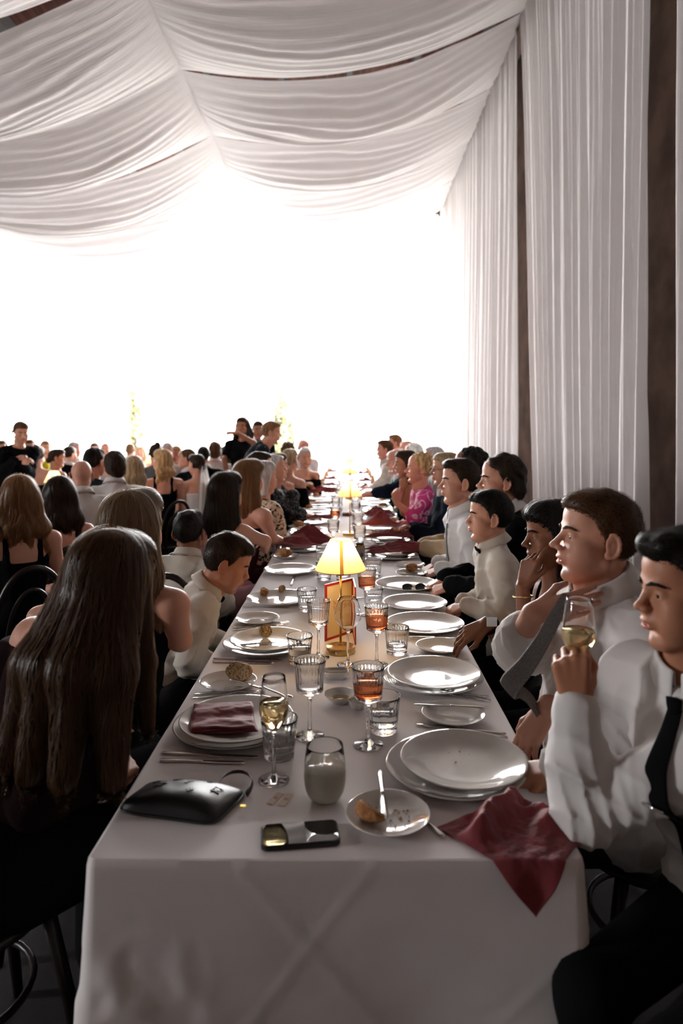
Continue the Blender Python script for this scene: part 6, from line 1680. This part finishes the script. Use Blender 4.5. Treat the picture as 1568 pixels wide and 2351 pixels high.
person('person with greying hair and floral sleeves behind the light brown hair', (-.632, 4.98, 1.205), (-.74, 4.98), 40, 40, 0, sex='f', skin='fair', hairkind='bob', haircol='grey', top='floral', style='tee', sleeve=1.0, group=gL, seed=17,
    Rr=dict(e=(-.53, 4.92, .86), w=(-.50, 5.05, .70)))
person('person with short dark hair looking right, tallest of that left row', (-.715, 5.42, 1.252), (-.98, 5.44), 25, 20, 0, skin='fair', hairkind='short', haircol='dark', top='black', style='jacket', group=gL)
person('person with short grey hair and dark patterned blouse, hand at chin', (-.660, 5.95, 1.212), (-.78, 5.95), 15, 12, 4, sex='f', skin='fair', hairkind='short', haircol='grey', top='dark_print', style='tee', sleeve=.9, group=gL, res=.010, seed=18,
    Rr=dict(e=(-.51, 5.84, .86), w=(-.49, 5.86, 1.0), d=(-.2, .15, .95), n=(.7, -.6, 0), curl=1.0), L=dict(w=(-.40, 5.86, .83), d=(1, .1, -.1), n=(0, -.2, 1), curl=.3))
person('person with brown bob looking along the table on the left', (-.694, 6.55, 1.208), (-.82, 6.55), 20, 15, 0, sex='f', skin='fair', hairkind='bob', haircol='brown', top='dark_print', style='tee', sleeve=1.0, group=gL, res=.012, hres=.006)
person('person with blond ponytail and wide-necked black top, back turned', (-.620, 7.0, 1.240), (-.66, 7.02), 62, 66, 0, sex='f', skin='fair', hairkind='ponytail', haircol='sandy', top='black', style='off', group=gL, res=.011, hres=.006, Rr=dict(w=(-.46, 7.05, .80)))
person('person in lilac with curly brown hair on the left', (-.80, 8.95, 1.265), (-.82, 9.0), 30, 60, 0, sex='f', skin='fair', hairkind='curly', haircol='brown', top='lilac', style='tee', group=gL, res=.013, hres=.007)
person('person with short grey hair and off-shoulder black top turned to the camera', (-.552, 8.42, 1.214), (-.74, 8.48), 292, 285, -6, sex='f', skin='fair', hairkind='short', haircol='grey', top='black', style='off', group=gL, res=.011, hres=.006, Rr=dict(w=(-.58, 8.2, .86)), L=dict(w=(-.45, 8.22, .86)))
person('balding person in white shirt behind the off-shoulder top on the left', (-.648, 9.6, 1.305), (-.80, 9.75), 300, 300, -10, skin='pink', hairkind='bald_ring', haircol='white', top='white', group=gL, res=.012, hres=.006)

# -- standing
person('standing person with long curly dark hair and black top, pointing', (-1.303, 8.3, 1.592), (-1.31, 8.32), 268, 262, -4, sex='f', skin='tan', hairkind='long', haircol='dark', top='black', style='tee', sleeve=.0, stand=True, s=.98, hl=.20, hw=.09, hfront=True, wavy=.006, group='people standing', res=.010, hres=.0055, seed=20,
    L=dict(e=(-1.13, 8.04, 1.40), w=(-1.30, 7.92, 1.52), d=(-1, -.1, .02), n=(0, -.5, .9), curls=(.2, .5, .6, .7)), Rr=dict(e=(-1.51, 8.25, 1.20), w=(-1.47, 8.15, .98)))
person('person in dark shirt stooping over the guests behind the table', (-.866, 7.55, 1.520), (-1.24, 7.66, .95), 8, 5, -8, skin='fair', hairkind='short', haircol='light_brown', top='charcoal', style='shirt', stand=True, collar=False, group='people standing', neck=(-.963, 7.56, 1.372), res=.010, hres=.0055, seed=21, topk=1.2,
    Rr=dict(e=(-.93, 7.33, 1.10), w=(-.80, 7.42, .92)), L=dict(e=(-.93, 7.8, 1.10), w=(-.80, 7.75, .92)))
person('person half hidden between the pointing and the stooping figures', (-1.212, 9.0, 1.555), (-1.23, 9.05), 280, 285, -5, sex='f', skin='tan', hairkind='low_bun', haircol='dark', top='black', style='tee', stand=True, s=.97, group='people standing', res=.012, hres=.006)
person('waitress with brown ponytail in black shirt standing at the left border', (-3.52, 7.3, 1.528), (-3.66, 7.34), 318, 310, -16, sex='f', skin='fair', hairkind='ponytail', haircol='brown', top='black', style='shirt', collar=False, stand=True, s=.97, group='people standing', res=.010, hres=.0055, seed=22,
    L=dict(w=(-3.42, 7.10, 1.22), d=(.6, -.2, .2), n=(.3, -.6, .6), curl=.7), Rr=dict(w=(-3.48, 7.06, 1.24), d=(.7, .3, .2), n=(.2, -.8, .5), curl=.6))

# -- second and third tables: px, crown py, distance, yaw
SEATED = []
for (lab, px, cr, Y, yaw, hyaw, kw) in (
    ('person with long wavy light brown hair at the left border, back turned', 44, 1086, 3.55, 128, 120, dict(sex='f', hairkind='long', haircol='light_brown', top='black', style='straps', hl=.36, hw=.12, wavy=.006, hero=6000, near=0, res=.010, seed=31)),
    ('person with long dark brown hair in front of the lit lamp on the left', 136, 1089, 4.15, 128, 118, dict(sex='f', hairkind='long', haircol='dark', top='black', style='straps', hl=.34, hw=.10, wavy=.004, hero=5000, res=.010, seed=32)),
    ('person with shaved head and white shirt, back turned, on the left', 187, 1052, 5.2, 118, 112, dict(skin='fair', hairkind=None, haircol='brown', top='white', res=.009, seed=33)),
    ('person with tousled dark hair and white shirt beside the shaved head', 262, 1035, 5.75, 112, 128, dict(hairkind='wavy_short', haircol='dark', top='white', res=.009, seed=34)),
    ('person with long blonde hair in a pale peach top beyond the tousled dark hair', 309, 1044, 6.2, 100, 95, dict(sex='f', hairkind='long', haircol='sandy', top='peach', style='straps', bottom='peach', hl=.22, hw=.06, seed=35)),
    ('person with wavy golden hair and black shoulder straps on the left', 373, 1029, 6.6, 110, 150, dict(sex='f', hairkind='long', haircol='blond', top='black', style='straps', hl=.24, hw=.06, wavy=.005, seed=36)),
    ('bride with dark low bun, bare shoulders and white veil', 452, 1040, 6.8, 120, 140, dict(sex='f', hairkind='low_bun', haircol='dark', top='white', style='strapless', bottom='white', veil=True, seed=37)),
    ('person with cropped brown hair in dark jacket left of the veil', 429, 1028, 7.7, 165, 175, dict(hairkind='buzz', haircol='brown', top='black', style='jacket', res=.012, hres=.0065)),
    ('person with black hair in dark jacket behind the veil', 467, 1024, 8.0, 100, 100, dict(hairkind='short', haircol='black', top='black', style='jacket', res=.012, hres=.0065)),
    ('person with full brown hair and white shirt right of the veil', 494, 1014, 8.3, 92, 95, dict(hairkind='wavy_short', haircol='brown', top='white', res=.012, hres=.0065)),
    ('person with long dark hair left of the pointing standing figure', 518, 1022, 8.8, 90, 90, dict(sex='f', hairkind='long', haircol='dark', top='peach', style='straps', hl=.22, hw=.05, res=.012, hres=.0065)),
    ('person with brown top knot and bare back in front of the waitress', 87, 1022, 6.5, 105, 100, dict(sex='f', hairkind='bun', haircol='brown', top='black', style='low_back', bun=(.0, -.075, .105), seed=38)),
    ('person with sleek dark hair in profile above the lit lamp', 131, 1029, 7.0, 60, 22, dict(sex='f', skin='tan', hairkind='low_bun', haircol='dark', top='black', style='strapless', seed=39)),
    ('person with cropped dark hair behind the sleek profile', 160, 1023, 8.0, 70, 60, dict(hairkind='buzz', haircol='dark', top='black', style='jacket', res=.012, hres=.0065)),
    ('person with grey temples farthest back near the sleek profile', 170, 1014, 9.4, 300, 330, dict(skin='pink', hairkind='short', haircol='grey', top='pale_grey', res=.014, hres=.008)),
    ('person with black hair and ear showing left of the tousled dark hair', 217, 1027, 7.8, 80, 70, dict(skin='tan', hairkind='short', haircol='black', top='charcoal', collar=False, res=.012, hres=.0065)),
    ('pink bald head far back on the left', 242, 1014, 10.2, 280, 280, dict(skin='pink', hairkind=None, haircol='white', top='pale_grey', res=.014, hres=.008)),
    ('brown-haired person far back left of the pink bald head', 217, 1016, 10.0, 280, 280, dict(skin='fair', hairkind='short', haircol='brown', top='grey', collar=False, res=.014, hres=.008)),
    ('person in yellow beside the waitress', 68, 1008, 8.7, 285, 290, dict(skin='fair', hairkind='short', haircol='brown', top='yellow', style='tee', res=.014, hres=.008)),
    ('brown-haired person far back right of the one in yellow', 104, 1011, 9.6, 285, 300, dict(skin='fair', hairkind='short', haircol='light_brown', top='pale_grey', res=.014, hres=.008)),
    ('person with cropped dark blond hair far back above the blonde in peach', 299, 1018, 9.5, 100, 100, dict(hairkind='short', haircol='light_brown', top='white', res=.014, hres=.008)),
    ('person with long yellow-blond hair far back beside the cropped dark blond head', 322, 1024, 9.9, 290, 280, dict(sex='f', hairkind='long', haircol='blond', top='yellow', style='straps', hl=.18, hw=.05, res=.014, hres=.008)),
    ('person with dark gathered hair far back left of the golden waves', 358, 1017, 9.4, 95, 90, dict(sex='f', hairkind='bun', haircol='dark', top='grey', style='tee', bun=(.03, -.05, .11), res=.014, hres=.008)),
    ('grey-haired pink-faced person far back behind the golden waves', 384, 1016, 10.2, 285, 290, dict(skin='pink', hairkind='short', haircol='grey', top='pale_grey', res=.014, hres=.008)),
    ('person with gathered blond hair in light blue dress far back', 404, 1021, 9.8, 275, 275, dict(sex='f', skin='pink', hairkind='bun', haircol='blond', top='blue', style='straps', bottom='blue', res=.014, hres=.008)),
    ('person cut off by the left border far back', 4, 1010, 9.0, 285, 290, dict(skin='fair', hairkind='short', haircol='brown', top='grey', collar=False, res=.014, hres=.008)),
):
    s = .97 if kw.get('sex') == 'f' else 1.0
    for _ in range(30):          # keep clear of the second table and of the neighbours, along the same line of sight
        X_ = (px-VX)*Y/F
        if -3.75 < X_ < -2.25 and Y > 5: Y *= 1.02 if X_ < -2.95 else .98; continue
        if any(math.hypot(X_-a_, Y-b_) < .54 for a_, b_ in SEATED): Y += .13; continue
        break
    SEATED.append(((px-VX)*Y/F, Y))
    C = HD(px, cr, Y, s); a = math.radians(yaw)
    person(lab, C, (C[0]-.03*math.cos(a), C[1]-.03*math.sin(a)), yaw, hyaw, -3, s=s, group=gM, **kw)
# -- chairs that show, and those under the nearest guests
for (x, y, yaw, lab) in ((-.86, 1.64, 48, 'dark bentwood chair under the person with very long brown hair'), (-.77, 2.24, 78, 'dark bentwood chair under the blonde person in black'), (-.73, 2.74, 10, 'dark bentwood chair of the boy bowing his head'), (-.80, 3.44, 82, 'dark bentwood chair behind the boy with cropped black hair'),
    (-.78, 3.94, 62, 'dark bentwood chair under the girl with long dark hair'), (.83, 1.30, 200, 'dark bentwood chair of the person raising the glass'), (.74, 1.84, 183, 'dark bentwood chair of the person with a hand on the chest'), (.82, 2.42, 180, 'dark bentwood chair of the person with fingers on her mouth'), (.72, 3.0, 180, 'dark bentwood chair of the upright boy'),
    (-1.72, 3.55, 128, 'dark bentwood chair at the left border under the wavy light brown hair'), (-1.77, 4.15, 128, 'dark bentwood chair under the long dark brown hair on the left'), (-2.02, 4.72, 128, 'dark bentwood chair rail left of the white shirt with shaved head'), (-1.84, 6.62, 140, 'dark bentwood chair behind the golden-haired person'), (-1.50, 7.05, 130, 'dark bentwood chair behind the bride')):
    chair(x-.07*math.cos(math.radians(yaw)), y-.07*math.sin(math.radians(yaw)), yaw, lab)
